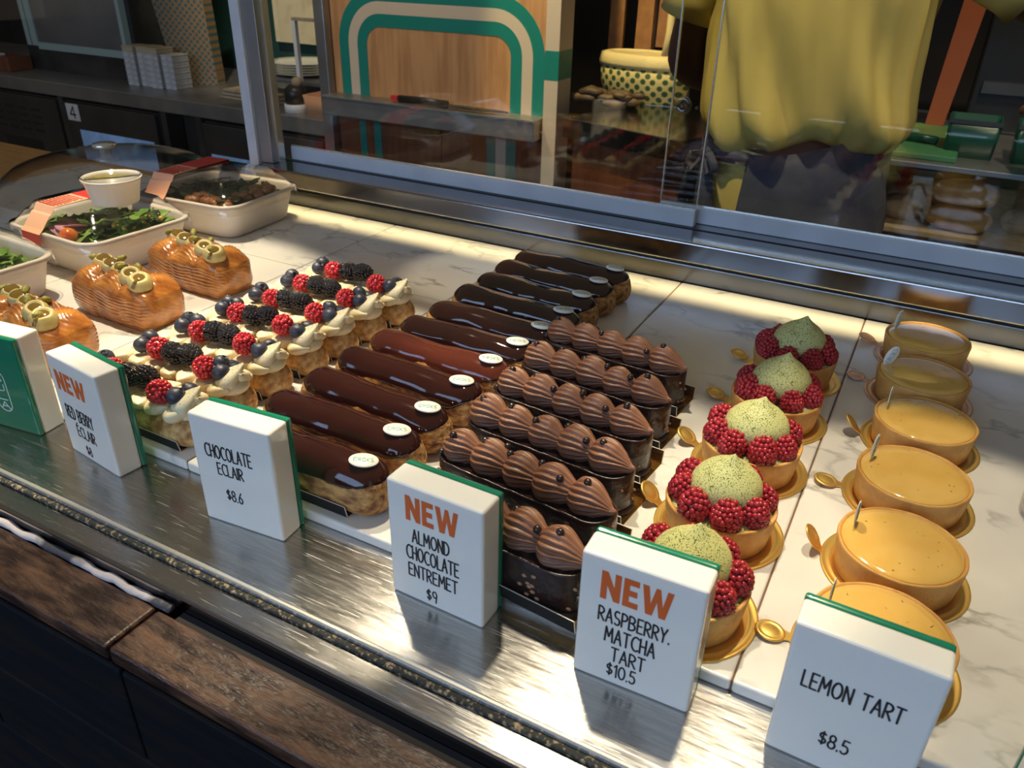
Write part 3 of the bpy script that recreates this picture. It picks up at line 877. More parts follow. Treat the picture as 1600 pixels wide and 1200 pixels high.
EY = [.401, .453, .502, .554, .604, .654, .704, .755, .806, .860, .907]
EX = [-.4035, -.4080, -.4090, -.4070, -.4040, -.4020, -.3980, -.3960, -.3960, -.3980, -.3950]
for i, (x, y) in enumerate(zip(EX, EY)):
    g = 'choc_glaze' if i < 3 else ('choc_glaze_red' if i in (3, 4) else 'choc_glaze_dark')
    if i == 3: g = 'choc_glaze'
    lab = ['glossy chocolate eclair with white plaque, closest to its price block and half hidden by it',
           'chocolate eclair second from the price block, its glaze dented with bright highlights',
           'chocolate eclair third from the price block, smooth brown glaze with white oval plaque',
           'chocolate eclair fourth from the price block, just in front of the reddest one',
           'chocolate eclair with the lightest reddish brown glaze, fifth from the price block',
           'dark glazed chocolate eclair directly behind the reddish one',
           'dark chocolate eclair two behind the reddish one',
           'dark chocolate eclair fourth from the back rail with clustered light dots',
           'dark chocolate eclair third from the back rail',
           'dark chocolate eclair second from the back rail',
           'dark chocolate eclair at the back of its row next to the back rail'][i]
    choc_eclair(i, x, y, [0.0, -.02, -.05, -.02, -.03, 0, -.03, -.04, -.05, -.03, -.04][i], g, lab)
    card_tray('black and gold card tray under the %s chocolate eclair of the row' % (ORD[i] + ('most' if i == 0 else '')),
              .118, .039, .012, (x - .001, y, 0.0001), [0.0, -.02, -.05, -.02, -.03, 0, -.03, -.04, -.05, -.03, -.04][i], 'trays of the chocolate eclairs')

# ------------------------------------------------------------------ red berry eclairs
def petal(mb, x, y, z, ang, L, W, H, curl=0.5, seed=0):
    """A piped cream dollop: full at its head, drawn out to a lifted lip along ang."""
    R = []
    n, m = 11, 18
    for i in range(n + 1):
        t = i / n
        w = W * sin(pi * min(.985, .04 + .90 * t) ** .75) * (1 if t < .6 else 1 - .25 * (t - .6))
        hh = H * sin(pi * min(.99, .05 + .82 * t) ** .8)
        cz = H * (.42 + curl * t * t)
        ring = []
        for j in range(m):
            a = 2 * pi * j / m
            yy = w * cos(a); zz = hh * .55 * sin(a)
            if sin(a) > 0: zz *= (1 - .55 * t * (1 - abs(cos(a))))
            ring.append((L * (t - .45), yy, cz + zz))
        R.append(ring)
    mb.rings(R, mat=T(x, y, z, rz=ang))


def berry_eclair(i, x, y, rz, label):
    rnd = random.Random(40 + i)
    t = thing('red_berry_eclair', label, 'eclair', (x, y, 0.0008), rz, 'red berry eclairs in the row behind their price block')
    a, b, h = .0850, .0220, .030
    sh, zt = eclair_shell(a, b, h, 20 + i * 1.7, .03)
    sh.build('choux_shell', 'choux_gold', t)
    cr = MB()
    for k in range(7):
        u = -.071 + .0222 * k
        for s in (-1, 1):
            petal(cr, u + rnd.uniform(-.002, .002), s * .0112, .0255 + rnd.uniform(-.001, .001), s * 1.05 + rnd.uniform(-.35, .35) + (.9 if k > 4 else 0) * -s,
                  .0275, .0122, .0145, rnd.uniform(.1, .45))
    cr.ball((.0655, 0, .0325), .0150, 3, sc=(1.0, 1.05, .62))
    petal(cr, .066, -.004, .0290, .95, .027, .0135, .0190, .8)
    petal(cr, .0685, .006, .0280, -.55, .024, .0115, .0165, .7)
    petal(cr, .052, .004, .0285, 2.4, .024, .011, .0130, .5)
    for k in range(5): cr.ball((-.06 + .028 * k, 0, .0315), .0085, 3, sc=(1.5, 1.1, .65))
    cr.build('piped_cream', 'vanilla_cream', t)
    zz = .0455
    inst('raspberry', RBB[i % 2], '', t, T(.0405, -.005 + rnd.uniform(-.002, .002), zz - .0015, rx=[.95, .75, .2, .25, .85, .9, .9][i], ry=[.2, .35, .1, .1, .5, .55, .5][i] * 1, rz=rnd.uniform(-.3, .3)))
    inst('raspberry', RBB[(i + 1) % 2], '', t, T(-.0285, .001 + rnd.uniform(-.002, .002), zz - .002, rx=rnd.uniform(.6, 1.1), ry=rnd.uniform(.2, .8), rz=rnd.uniform(-.3, .3)))
    inst('blackberry', BB[i % 2], '', t, T(-.0135, -.003, zz + .004, ry=pi / 2 + rnd.uniform(-.15, .1), rx=rnd.uniform(-.2, .2), rz=rnd.uniform(-.1, .35)))
    inst('blackberry', BB[(i + 1) % 2], '', t, T(.0035, .001, zz + .004, ry=pi / 2 + rnd.uniform(-.2, .1), rz=rnd.uniform(-.1, .35)))
    r_ = lambda: (rnd.uniform(-.8, .6), rnd.uniform(-.6, .8), rnd.uniform(0, 6))
    blueberry(t, .0595, -.0065, zz + .001, *r_(), s=1.05)
    blueberry(t, .0590, .0080, zz - .001, *r_())
    if i != 2: blueberry(t, .0530, .001, zz + .006, *r_(), s=.95) if i in (1, 4, 5) else None
    blueberry(t, -.0500, -.0050, zz + .001, *r_())
    blueberry(t, -.0545, .0085, zz + .002, *r_(), s=1.05)
    if i in (2, 3): blueberry(t, -.0420, .0085, zz + .003, *r_())
    gl = MB()
    for k in range(4): gl.box(-.0016, .0018, -.0016, .0014, -.0001, .0001, T(-.004 + rnd.uniform(-.004, .008), rnd.uniform(-.003, .003), zz + .0118, rx=rnd.uniform(-.9, .9), ry=rnd.uniform(-.9, .9), rz=k))
    gl.build('gold_leaf', 'gold_leaf', t)
    return t


BY = [.402, .4535, .505, .558, .606, .656, .708]
BX = [-.6010, -.6010, -.6030, -.6010, -.5990, -.5975, -.5945]
BL = ['red berry eclair at the front, beside its own price block', 'red berry eclair second from the front, behind the chocolate eclair sign',
      'red berry eclair third from the front, two raspberries with tips up', 'middle red berry eclair, fourth from the front',
      'red berry eclair third from the back of its row', 'red berry eclair second from the back of its row',
      'rearmost red berry eclair with open bare marble behind it']
for i, (x, y) in enumerate(zip(BX, BY)):
    berry_eclair(i, x, y, -.01, BL[i])
    card_tray('black card tray under the %s red berry eclair' % ('rearmost' if i == 6 else ORD[i] + ('most' if i == 0 else '')), .140, .040, .0115, (x - .001, y, 0.0001), -.01, 'trays of the red berry eclairs')

# ------------------------------------------------------------------ almond chocolate entremets
def piped_shell(mb, x, y, z, ang, L, R, seed):
    """Ridged shell swirl: fat head, ridges fanning back together at a lifted tail."""
    rg = []
    n, m, k = 20, 144, 17
    for i in range(n + 1):
        t = i / n
        e = sin(pi * (.03 + .95 * t) ** .68)
        r = R * max(.03, e) * (1 - .25 * t)
        ring = []
        for j in range(m):
            a = 2 * pi * j / m
            amp = .115 * min(1, 6 * t) * (1 - .35 * t)
            q = r * (1 + amp * (abs(sin(k * (a + .55 * t) * .5)) * 2 - 1.1))
            yy = q * cos(a) * 1.02; zz = q * sin(a) * 1.05
            ring.append((L * (t - .40), yy, max(-.001, R * .52 + zz * .92 - .10 * R * t + (.10 * R if t > .9 else 0))))
        rg.append(ring)
    mb.rings(rg, mat=T(x, y, z, rz=ang))


SHELLS = []
for v in range(3):
    mb = MB(); piped_shell(mb, 0, 0, 0, 0, .0425, .0158, v)
    mb.warp(.0006, 120, v * 3.0)
    me = mb.mesh('piped_swirl'); me.materials.append(MATS['choc_cream']); SHELLS.append(me)
mb = MB(); mb.ball((0, 0, 0), .0031, 3); PEARL = mb.mesh('chocolate_pearl'); PEARL.materials.append(MATS['pearl'])


def entremet(i, x, y, rz, label):
    rnd = random.Random(70 + i)
    t = thing('chocolate_entremet', label, 'cake', (x, y, 0.0008), rz, 'almond chocolate entremets')
    a, b = .0790, .0195
    out = capsule(a, b); n = 88
    def ring(k, z, off): return [(p[0] * k + off * cos(2 * pi * j / n) * 0, p[1] * k, z) for j, p in enumerate(out(2 * pi * j / n) for j in range(n))]
    base = MB().rings([[(p[0] * 1.02, p[1] * 1.09, z) for p in (out(2 * pi * j / n) for j in range(n))] for z in (0, .0045)])
    base.warp(.0008, 200, i, zmin=.0003); base.build('biscuit_base', 'dark_coating', t)
    prof = [(.985, .0045), (1.0, .006), (1.0, .020), (1.0, .034), (.985, .0372), (.95, .0382), (.90, .0374), (.86, .0362), (.5, .0360), (.1, .0360)]
    body = MB().rings([[(p[0] * (1 + (k - 1) * .25), p[1] * k, z) for p in (out(2 * pi * j / n) for j in range(n))] for k, z in prof])
    body.warp(.0007, 110, i * 4.0); body.build('glazed_body', 'dark_coating', t)
    al = MB()
    for k in range(26):
        xx = rnd.uniform(-.07, .076); yy = -b * 1.0 if abs(xx) < a - b else 0
        if xx > a - b - .004:
            an = rnd.uniform(-1.2, 1.2); px, py = (a - b) + b * cos(an), b * sin(an)
        else: px, py = xx, -b * 1.005
        al.ball((px, py, rnd.uniform(.007, .031)), .0016, 2, sc=(1.4, .7, .9))
    al.build('almond_pieces', 'almond_bit', t)
    for k in range(5):
        inst('piped_swirl', SHELLS[(i + k) % 3], '', t, T(-.0590 + .0290 * k, rnd.uniform(-.001, .001), .0365, rz=rnd.uniform(-.10, .06) - .12, s=rnd.uniform(.97, 1.06)))
    spots = [(-.066, -.004), (-.040, .003), (-.013, -.003), (.014, .004), (.036, -.006), (.052, -.001), (-.028, .012)][:6 + i % 2]
    for k, (px, py) in enumerate(spots):
        px += rnd.uniform(-.004, .004); py += rnd.uniform(-.003, .003)
        ph = ((px + .0590 + .0145) % .0290) - .0145
        zz = .0365 + .0205 - 16 * ph * ph - 45 * py * py
        inst('chocolate_pearl', PEARL, '', t, T(px, py, zz + .0018))
    inst('chocolate_pearl', PEARL, '', t, T(-.074, -.010, .0395)) if i % 2 else None
    return t


NY = [.390, .450, .508, .566, .626, .692]
NX = [-.2180, -.2240, -.2320, -.2380, -.2415, -.2480]
NR = [-.10, -.10, -.10, -.10, -.10, -.08]
NL = ['chocolate entremet at the front, standing right behind its price block', 'second chocolate entremet from the front, five ridged swirls above dark coating',
      'third chocolate entremet from the front with two pearls on its last swirl', 'fourth chocolate entremet from the front, well lit brown swirls',
      'fifth chocolate entremet from the front with the brightest orange brown swirls', 'rearmost chocolate entremet standing in shade']
for i in range(6):
    entremet(i, NX[i], NY[i], NR[i], NL[i])
    card_tray('black and gold card tray under the %s entremet' % ['front', 'second', 'third', 'fourth', 'fifth', 'rearmost'][i], .150, .0435, .0125,
              (NX[i] + .008 * cos(NR[i]), NY[i] + .008 * sin(NR[i]), 0.0001), NR[i], 'trays of the entremets')

# ------------------------------------------------------------------ tarts on gold boards
def gold_board(x, y, r, tab, label, group, tilt=0.0, mat='gold_board'):
    t = thing('cake_board', label, 'cake board', (x, y, 0.0001), 0, group)
    MB().lathe([(0, 0), (r - .0003, 0), (r, .0005), (r - .0006, .0011), (r - .0020, .0011), (r - .0030, .0007), (r - .0052, .0007), (r - .0060, .0011), (r - .0072, .0011), (r - .0080, .0007), (0, .0007)], 96).build('board_disc', mat, t)
    mb = MB()
    ca, sa = cos(tab), sin(tab)
    m = T((r - .001) * ca, (r - .001) * sa, .0007, rz=tab, ry=-tilt, s=1.2) @ Matrix.Translation((.0115, 0, 0))
    mb.lathe([(0, -.0004), (.0082, -.0004), (.0086, 0), (.0080, .0008), (.0064, .0006), (.0056, .0002), (.0046, .0006), (.0, .0006)], 36, m, sx=1.0, sy=.92)
    mb.prism([(-.0145, -.0046), (-.010, -.0030), (-.006, -.0040), (-.006, .0040), (-.010, .0030), (-.0145, .0046)], -.0003, .0004, m)
    mb.build('pull_tab', mat, t)
    return t


def _tart_shell(rt, rb, h, inner, lip):
    return MB().lathe([(0, 0), (rb * .97, 0), (rb, .001), (rb + (rt - rb) * .5, h * .5), (rt - .0004, h - .0012), (rt - .0008, h), (rt - .0016, h + .0003), (inner + .0006, h), (inner, h - .0010), (inner - .0010, h - lip), (0, h - lip)], 96,
                      wob=lambda a, z: 1 + .004 * sin(5 * a + 1) + .003 * sin(11 * a))


dome = MB(); R = []
DP = [(0, .50), (.05, .74), (.12, .90), (.22, .99), (.30, 1.0), (.40, .965), (.50, .885), (.60, .755), (.68, .62), (.75, .475), (.81, .345), (.87, .225), (.92, .14), (.96, .075), (1.0, .012)]
for (u0, w0), (u1, w1) in zip(DP, DP[1:]):
    for q in (0, .5): R.append(((w0 + (w1 - w0) * q) * .0272, (u0 + (u1 - u0) * q) * .0425))
R.append((.0003, .0425))
dome.lathe(R, 64)
dome.v = [(x + .0035 * (z / .0425) ** 3, y + .001 * (z / .0425) ** 3, z) for x, y, z in dome.v]
dome.warp(.0014, 32, 3.0)
DOME = dome.mesh('matcha_dollop'); DOME.materials.append(MATS['matcha_cream'])
TSH = _tart_shell(.0430, .0392, .0285, .0395, .0030).mesh('tart_shell'); TSH.materials.append(MATS['tart_crust'])
TFL = MB().lathe([(0, 0), (.0384, 0), (.0388, .0016), (.030, .0026), (0, .0030)], 64).mesh('matcha_filling'); TFL.materials.append(MATS['matcha_filling'])


def raspberry_tart(i, x, y, label):
    rnd = random.Random(90 + i)
    t = thing('raspberry_matcha_tart', label, 'tart', (x, y, 0.0008), 0, 'raspberry matcha tarts')
    inst('tart_shell', TSH, '', t, T(rz=i * .9))
    inst('matcha_filling', TFL, '', t, T(0, 0, .0252, rz=i))
    inst('matcha_dollop', DOME, '', t, T(.001, .001, .0290, rz=rnd.uniform(-.5, .5) if i else 1.0, s=1.0))
    n = 8
    for k in range(n):
        a = 2 * pi * k / n + .2 + i * .13 + rnd.uniform(-.06, .06)
        up = rnd.uniform(-.10, .22) + .18
        s = rnd.uniform(.90, 1.03)
        # tip leaning in towards the dollop
        inst('raspberry', RB[(i + k) % 2], '', t, T(.0322 * cos(a), .0322 * sin(a), .0272, rz=a, s=s) @ Matrix.Rotation(-up, 4, 'Y') @ Matrix.Rotation(rnd.uniform(0, 6), 4, 'Z'))
    return t


RP = [(-.0830, .4190), (-.0858, .5150), (-.0860, .6140), (-.0850, .7100), (-.0870, .8080)]
RLAB = ['raspberry matcha tart at the front, half hidden behind its price block', 'raspberry matcha tart second from the front, eight red berries round a pale green dollop',
        'middle raspberry matcha tart, the brightest lit of its row', 'raspberry matcha tart second from the back, in shade', 'rearmost raspberry matcha tart by the back rail']
for i, (x, y) in enumerate(RP):
    raspberry_tart(i, x, y, RLAB[i])
    gold_board(x + .001, y + .001, .0505, radians(180 - [35, 12, 8, 4, 2][i] * .0 + [0, -6, -10, -12, -14][i]), 'round gold cake board under the %s raspberry tart' % ['front', 'second', 'middle', 'fourth', 'rearmost'][i],
               'gold boards under the raspberry tarts', [.1, .7, .5, .25, .3][i])

LSH = _tart_shell(.0445, .0412, .0270, .0415, .0016).mesh('tart_shell'); LSH.materials.append(MATS['lemon_crust'])
LCD = MB().lathe([(0, 0), (.0404, 0), (.0414, .0012), (.0405, .0024), (.034, .0030), (.020, .0034), (0, .0035)], 80).mesh('lemon_curd'); LCD.materials.append(MATS['lemon_curd'])


def lemon_tart(i, x, y, label, pick):
    rnd = random.Random(120 + i)
    t = thing('lemon_tart', label, 'tart', (x, y, 0.0008), 0, 'lemon tarts')
    inst('tart_shell', LSH, '', t, T(rz=i * 1.3))
    inst('lemon_curd', LCD, '', t, T(0, 0, .0248))
    z = MB()
    for k in range(12):
        a, r = rnd.uniform(0, 2 * pi), .036 * sqrt(rnd.uniform(0, 1))
        z.box(-.0008, .0008, -.00018, .00018, -.0001, .0002, T(r * cos(a), r * sin(a), .0281, rz=rnd.uniform(0, 3)))
    z.build('lime_zest', 'zest', t)
    if pick is not None:
        ang, h, tilt = pick
        mb = MB().lathe([(0, -.0003), (.0060, -.0003), (.0062, 0), (.0060, .0003), (0, .0003)], 32, sx=1.0, sy=1.85)
        m = T(-.0335, .006, .0270 + h, rz=ang) @ Matrix.Rotation(pi / 2, 4, 'X') @ Matrix.Rotation(tilt, 4, 'Z')
        p = inst('oval_pick', mb.mesh('oval_pick'), 'plaque_white', t, m)
        w = MB(); write(w, 'EIROKS', -.0085, .0085, -.0021, .0021, .00025, lambda a_, b_, d: (-b_, a_, .00028 + d), weight=.05)
        inst('pick_lettering', w.mesh('pick_lettering'), 'teal_ink', p, Matrix.Identity(4))
    return t


LP = [(.0395, .4330), (.0425, .5290), (.0430, .6300), (.0450, .7310), (.0370, .8270), (.0345, .9270)]
LLAB = ['lemon tart at the front, mostly hidden behind its price block', 'lemon tart second from the front with green zest flecks',
        'lemon tart third from the front, brightly lit with upright pick edge on', 'lemon tart third from the back on a gold board',
        'lemon tart second from the back with white oval pick showing its face', 'rearmost lemon tart against the back rail with slim white pick']
PK = [(1.45, .012, .1), (1.40, .012, .2), (1.28, .013, -.1), (1.45, .012, .3), (.45, .010, -.35), (1.05, .012, -.2)]
for i, (x, y) in enumerate(LP):
    lemon_tart(i, x, y, LLAB[i], PK[i])
    gold_board(x + .0005, y + .001, .0518, radians(180 + [8, 2, 6, 10, -14, -16][i]), 'round %s cake board under the %s lemon tart' % ('pinkish gold' if i > 3 else 'gold', ['front', 'second', 'third', 'fourth', 'fifth', 'rearmost'][i]),
               'boards under the lemon tarts', [.1, .9, .15, .8, .1, .3][i], 'gold_board' if i < 4 else 'rose_gold')

# two layered dessert jars at the right edge of the picture
for i, (x, y, lab) in enumerate(((.1560, .6650, 'rear glass dessert jar cut by the right edge of the picture'), (.1600, .5550, 'front glass dessert jar cut by the right edge of the picture'))):
    t = thing('dessert_jar', lab, 'jar', (x, y, .0002), 0, 'layered dessert jars')
    MB().lathe([(0, 0), (.026, 0), (.030, .002), (.0305, .012), (.0305, .052), (.0290, .060), (.0283, .060), (.0296, .052), (.0296, .012), (.029, .004), (0, .003)], 48).build('glass_jar', 'clear_glass', t)
    MB().lathe([(0, .0035), (.0285, .0045), (.0292, .012), (.0292, .050), (0, .051)], 40).build('dessert_layers', 'jar_layers', t)

# ------------------------------------------------------------------ pistachio croissant loaves
def loaf(i, x, y, rz, label):
    rnd = random.Random(150 + i)
    t = thing('croissant_loaf', label, 'pastry', (x, y, 0.0004), rz, 'pistachio croissant loaves')
    a, b = .0690, .0315
    n = 200
    def out(tn):
        c, s_ = cos(tn), sin(tn)
        p = 7.0
        r = (abs(c / a) ** p + abs(s_ / b) ** p) ** (-1 / p)
        return (r * c, r * s_)
    cx3 = (-.043, 0.004, .046)
    def lobes(x_): return max((1 - ((x_ - c) / .0245) ** 2) for c in cx3)
    R = []
    for k in range(41):
        z = .036 * k / 40
        ring = []
        for j in range(n):
            px, py = out(2 * pi * j / n)
            lb = lobes(px)
            bulge = .955 + .05 * sin(pi * min(1, z / .036) * .8) + .015 * min(1, z / .01)
            notch = 1 - .11 * max(0, .55 - lb) * (abs(py) / b)
            lay = 1 + .011 * sin(z * 1500 + 5 * sin(px * 55 + i) + 160 * px)
            ring.append((px * bulge, py * bulge * notch * lay, z))
        R.append(ring)
    for k in range(1, 41):
        q = cos(.5 * pi * k / 40.6)
        ring = []
        for j in range(n):
            px, py = out(2 * pi * j / n); px *= q; py *= q
            lb = max(-.3, lobes(px))
            crown = sqrt(max(0, 1 - q ** 3.0))
            swirl = .0008 * sin(1500 * (abs(py + .25 * px) + .006 * lb + .12 * px) + i)
            ring.append((px * (1 + .02 * crown), py * (1.0), .036 + crown * (.0095 + .0135 * lb * (1 - .4 * (py / b) ** 2)) + swirl * min(1, 3 * (1 - q))))
        R.append(ring)
    mb = MB().rings(R)
    mb.warp(.0016, 70, i * 9.0, zmin=.0006)
    mb.build('laminated_loaf', 'laminated_crust', t)
    cols = [(-.044, .0085), (-.024, .0050), (-.001, .0000), (.024, -.0055), (.047, -.0125)]
    cream = MB()
    for k, (px, py) in enumerate(cols):
        r = .0128 + .0012 * (k > 2)
        prof = [(.25 * r, -.2 * r), (.8 * r, .0), (1.0 * r, .35 * r), (.93 * r, .80 * r), (.74 * r, 1.08 * r), (.60 * r, 1.17 * r), (.52 * r, 1.12 * r), (.3 * r, 1.06 * r), (.02 * r, 1.05 * r)]
        cream.lathe(prof, 32, T(px, py, .0465, rx=.14 + .10 * (k % 2), ry=.26), wob=lambda a_, z_: 1 + .04 * sin(2 * a_ + k) + .02 * sin(5 * a_), sx=1.08)
    cream.warp(.0008, 90, i * 2.0)
    cream.build('pistachio_cream', 'pistachio_cream', t)
    for k, (px, py) in enumerate(cols):
        r = .0128
        p = MB().lathe([(0, -.02 * r), (.60 * r, -.02 * r), (.62 * r, .07 * r), (.45 * r, .13 * r), (0, .16 * r)], 24, sx=1.1)
        if k == 4: p.tube([(.2 * r, -.3 * r, .1 * r), (.35 * r, -.8 * r, .05 * r), (.42 * r, -1.12 * r, -.35 * r)], lambda u: .0026 - .0008 * u, 10)
        o = p.build('praline_pool', 'praline', t); o.matrix_local = T(px, py, .0465, rx=.14 + .10 * (k % 2), ry=.26) @ Matrix.Translation((0, 0, 1.085 * r))
    for k, (px, py, pz) in enumerate(((-.052, .000, .0605), (-.018, .012, .0625), (.006, -.004, .0620), (.020, .009, .0600), (.050, -.0165, .0605))):
        if k == 4 and i == 1: px, py = .044, -.010
        mb = MB().ball((0, 0, 0), .0042, 3, sc=(1.6, .95, .85)); mb.warp(.0009, 260, k + i * 5.0)
        o = mb.build('pistachio_nut', 'pistachio', t); o.matrix_local = T(px + rnd.uniform(-.003, .003), py + rnd.uniform(-.002, .002), pz, rx=rnd.uniform(-.6, .6), ry=rnd.uniform(-.6, .6), rz=rnd.uniform(0, 3))
    return t


loaf(0, -.8210, .4460, -.05, 'glazed pistachio croissant loaf at the front left, cut off by the green faced block')
loaf(1, -.8220, .5630, -.02, 'middle glazed pistachio croissant loaf, whole on the marble behind the front one')
loaf(2, -.8230, .6750, -.02, 'rear glazed pistachio croissant loaf in front of the closed salad box')

# ------------------------------------------------------------------ salad boxes
def oct_ring(hx, hy, c, z, n=6):
    """Rectangle with rounded chamfered corners."""
    pts = []
    for sx, sy, a0 in ((1, -1, -90), (1, 1, 0), (-1, 1, 90), (-1, -1, 180)):
        for k in range(n + 1):
            an = radians(a0 + 90 * k / n); cham = c * .30
            x, y = sx * (hx - c) + c * cos(an), sy * (hy - c) + c * sin(an)
            pts.append((x, y, z))
    return pts


def salad_box(label, x, y, rz, hx, hy, band, bandx, band_cols):
    t = thing('salad_box', label, 'takeaway box', (x, y, 0.0002), rz, 'takeaway salad boxes')
    H = .054
    o_ = [(.78, .020, 0), (.83, .022, .004), (.90, .026, .030), (.945, .028, H - .006), (1.0, .030, H - .005), (1.0, .030, H - .001), (.985, .029, H)]
    i_ = [(.945, .028, H), (.925, .027, H - .004), (.86, .024, .030), (.80, .020, .006), (.75, .018, .004)]
    MB().rings([oct_ring(hx * k, hy * k, c, z) for k, c, z in o_ + i_]).build('pulp_tray', 'pulp_box', t)
    l_ = [(1.035, .032, H - .014), (1.03, .032, H - .012), (1.015, .031, H + .0005), (.95, .028, H + .0012), (.93, .027, H + .004), (.80, .024, H + .017), (.76, .022, H + .018), (.70, .021, H + .0265), (.66, .020, H + .028)]
    MB().rings([oct_ring(hx * k, hy * k, c, z) for k, c, z in l_], cap0=False).build('clear_lid', 'clear_plastic', t)
    if band:
        pth = [(-1.045, H - .030), (-1.04, H - .002), (-.97, H + .003), (-.81, H + .0185), (-.77, H + .020), (-.70, H + .0285), (.0, H + .0292), (.70, H + .0285), (.77, H + .020), (.81, H + .0185), (.97, H + .003), (1.04, H - .002), (1.045, H - .03)]
        w = .021
        def strip(i0, i1, name, mat, lab):
            mb = MB(); P = pth[i0:i1 + 1]
            mb.rings([[(bandx - w, hy * p - .0, z), (bandx + w, hy * p, z), (bandx + w, hy * p, z + .0007), (bandx - w, hy * p, z + .0007)] for p, z in P], smooth=False)
            mb.build(name, mat, t)['label'] = lab
        pm = pth[:5] + [(-.70, H + .0285), (-.12, H + .0291)] + pth[6:]
        pth = pm
        strip(0, 1, 'sleeve_end', band_cols[0], 'solid coloured end of the paper sleeve')
        strip(1, 6, 'paper_sleeve', 'band_peach', 'peach paper sleeve with red print')
        strip(6, len(pth) - 1, 'sleeve_top', band_cols[1], 'red top of the paper sleeve')
        ink = MB()
        rnd = random.Random(int(x * 1000) & 255)
        for r in range(9):
            yy = -hy * .68 + r * hy * .058
            xx = bandx - w + .003
            while xx < bandx + w - .006:
                L = rnd.uniform(.004, .011)
                ink.box(xx, min(xx + L, bandx + w - .003), yy, yy + .0022, H + .0296, H + .0302); xx += L + .002
        ink.build('sleeve_print', 'band_red', t)
    return t


def leaf(mb, x, y, z, L, W, ang, tilt, curl, seed):
    rnd = random.Random(seed); n = 7; P = []
    for i in range(n + 1):
        u = i / n; w = W * sin(pi * min(.97, .08 + .9 * u)) * (1 + .22 * sin(9 * u + seed))
        P.append([(L * (u - .3), -w, curl * u * u + .3 * W * abs(sin(5 * u))), (L * (u - .3), 0, curl * u * u), (L * (u - .3), w, curl * u * u + .3 * W * abs(sin(5 * u + 1)))])
        P[-1] += [(p[0], p[1], p[2] - .0005) for p in P[-1][::-1]]
    mb.rings(P, mat=T(x, y, z, rx=tilt, ry=rnd.uniform(-.4, .3), rz=ang))


def salad(name, label, x, y, rz, hx, hy, mats, seed, z0=.050):
    """Loose leaves and pieces inside a box."""
    rnd = random.Random(seed)
    t = thing(name, label, 'salad', (x, y, .0052), rz)
    t['kind'] = 'stuff'
    MB().rings([oct_ring(hx * k, hy * k, c, z) for k, c, z in ((.72, .018, 0), (.79, .022, .024), (.84, .022, .036))]).warp(.002, 60, seed).build('salad_bed', mats[0], t)
    for mi, (mat, num, L, W) in enumerate(((mats[0], 70, .034, .010), (mats[1], 46, .028, .009))):
        mb = MB()
        for k in range(num):
            leaf(mb, rnd.uniform(-.66, .66) * hx, rnd.uniform(-.66, .66) * hy, z0 - .012 + rnd.uniform(-.006, .009), L * rnd.uniform(.7, 1.1), W * rnd.uniform(.7, 1.2), rnd.uniform(0, 6.28), rnd.uniform(-.5, .5), rnd.uniform(-.004, .008), seed + k)
        mb.build('leaves' if mi == 0 else 'dark_leaves', mat, t)
    return t, rnd


BX2 = (-1.0200, .6850, -.05); BX3 = (-1.0000, .8860, .06); BX1 = (-1.0350, .4830, -.04)
salad_box('open faced salad box with the dressing cup standing on its clear lid', *BX2, .0960, .0860, True, -.022, ('band_red', 'band_red'))
s_, rnd = salad('mixed_salad', 'green salad with pink radish and tomato under the lid below the dressing cup', *BX2, .0960, .0860, ('leaf_green', 'leaf_dark'), 3)
mb = MB()
for k in range(7): mb.lathe([(0, 0), (.016, .0), (.0165, .0010), (0, .0016)], 20, T(.000 + rnd.uniform(-.02, .02), -.045 + rnd.uniform(-.015, .01), .043 + .002 * k * .5, rx=rnd.uniform(-.4, .4), ry=rnd.uniform(-.4, .4)))
mb.build('radish_slices', 'radish_pink', s_)
mb = MB().ball((.022, -.064, .043), .012, 3).ball((.006, -.058, .043), .010, 3); mb.build('tomato_halves', 'tomato', s_)
mb = MB()
for k in range(14): mb.ball((rnd.uniform(.03, .065), rnd.uniform(-.01, .05), .047), .0034, 2)
mb.build('sweetcorn', 'sweetcorn', s_)
salad_box('closed salad box at the back beside the steel post, dark filling under its ridged lid', *BX3, .0960, .0840, True, -.052, ('band_magenta', 'band_red'))
s_, rnd = salad('roasted_salad', 'dark leaves and roasted brown pieces in the rear box', *BX3, .0960, .0840, ('leaf_dark', 'leaf_dark'), 8)
mb = MB()
for k in range(22): mb.ball((rnd.uniform(.0, .07), rnd.uniform(-.066, -.035), .043 + rnd.uniform(0, .006)), rnd.uniform(.006, .010), 2, sc=(1.3, .9, .7))
for k in range(18): mb.ball((rnd.uniform(.045, .072), rnd.uniform(-.05, .06), .043 + rnd.uniform(0, .005)), rnd.uniform(.006, .010), 2, sc=(1, 1.2, .7))
mb.warp(.0012, 150).build('roasted_pieces', 'roast_brown', s_)
salad_box('salad box cut off by the left edge, without a paper sleeve in view', *BX1, .0960, .0860, False, 0, None)
s_, rnd = salad('pale_salad', 'pale leaves and a bread roll in the box cut off at the left', *BX1, .0960, .0860, ('leaf_green', 'leaf_green'), 14)
mb = MB().ball((.050, -.030, .044), .026, 3, sc=(1, 1, .35)).build('bread_piece', 'bread', s_)
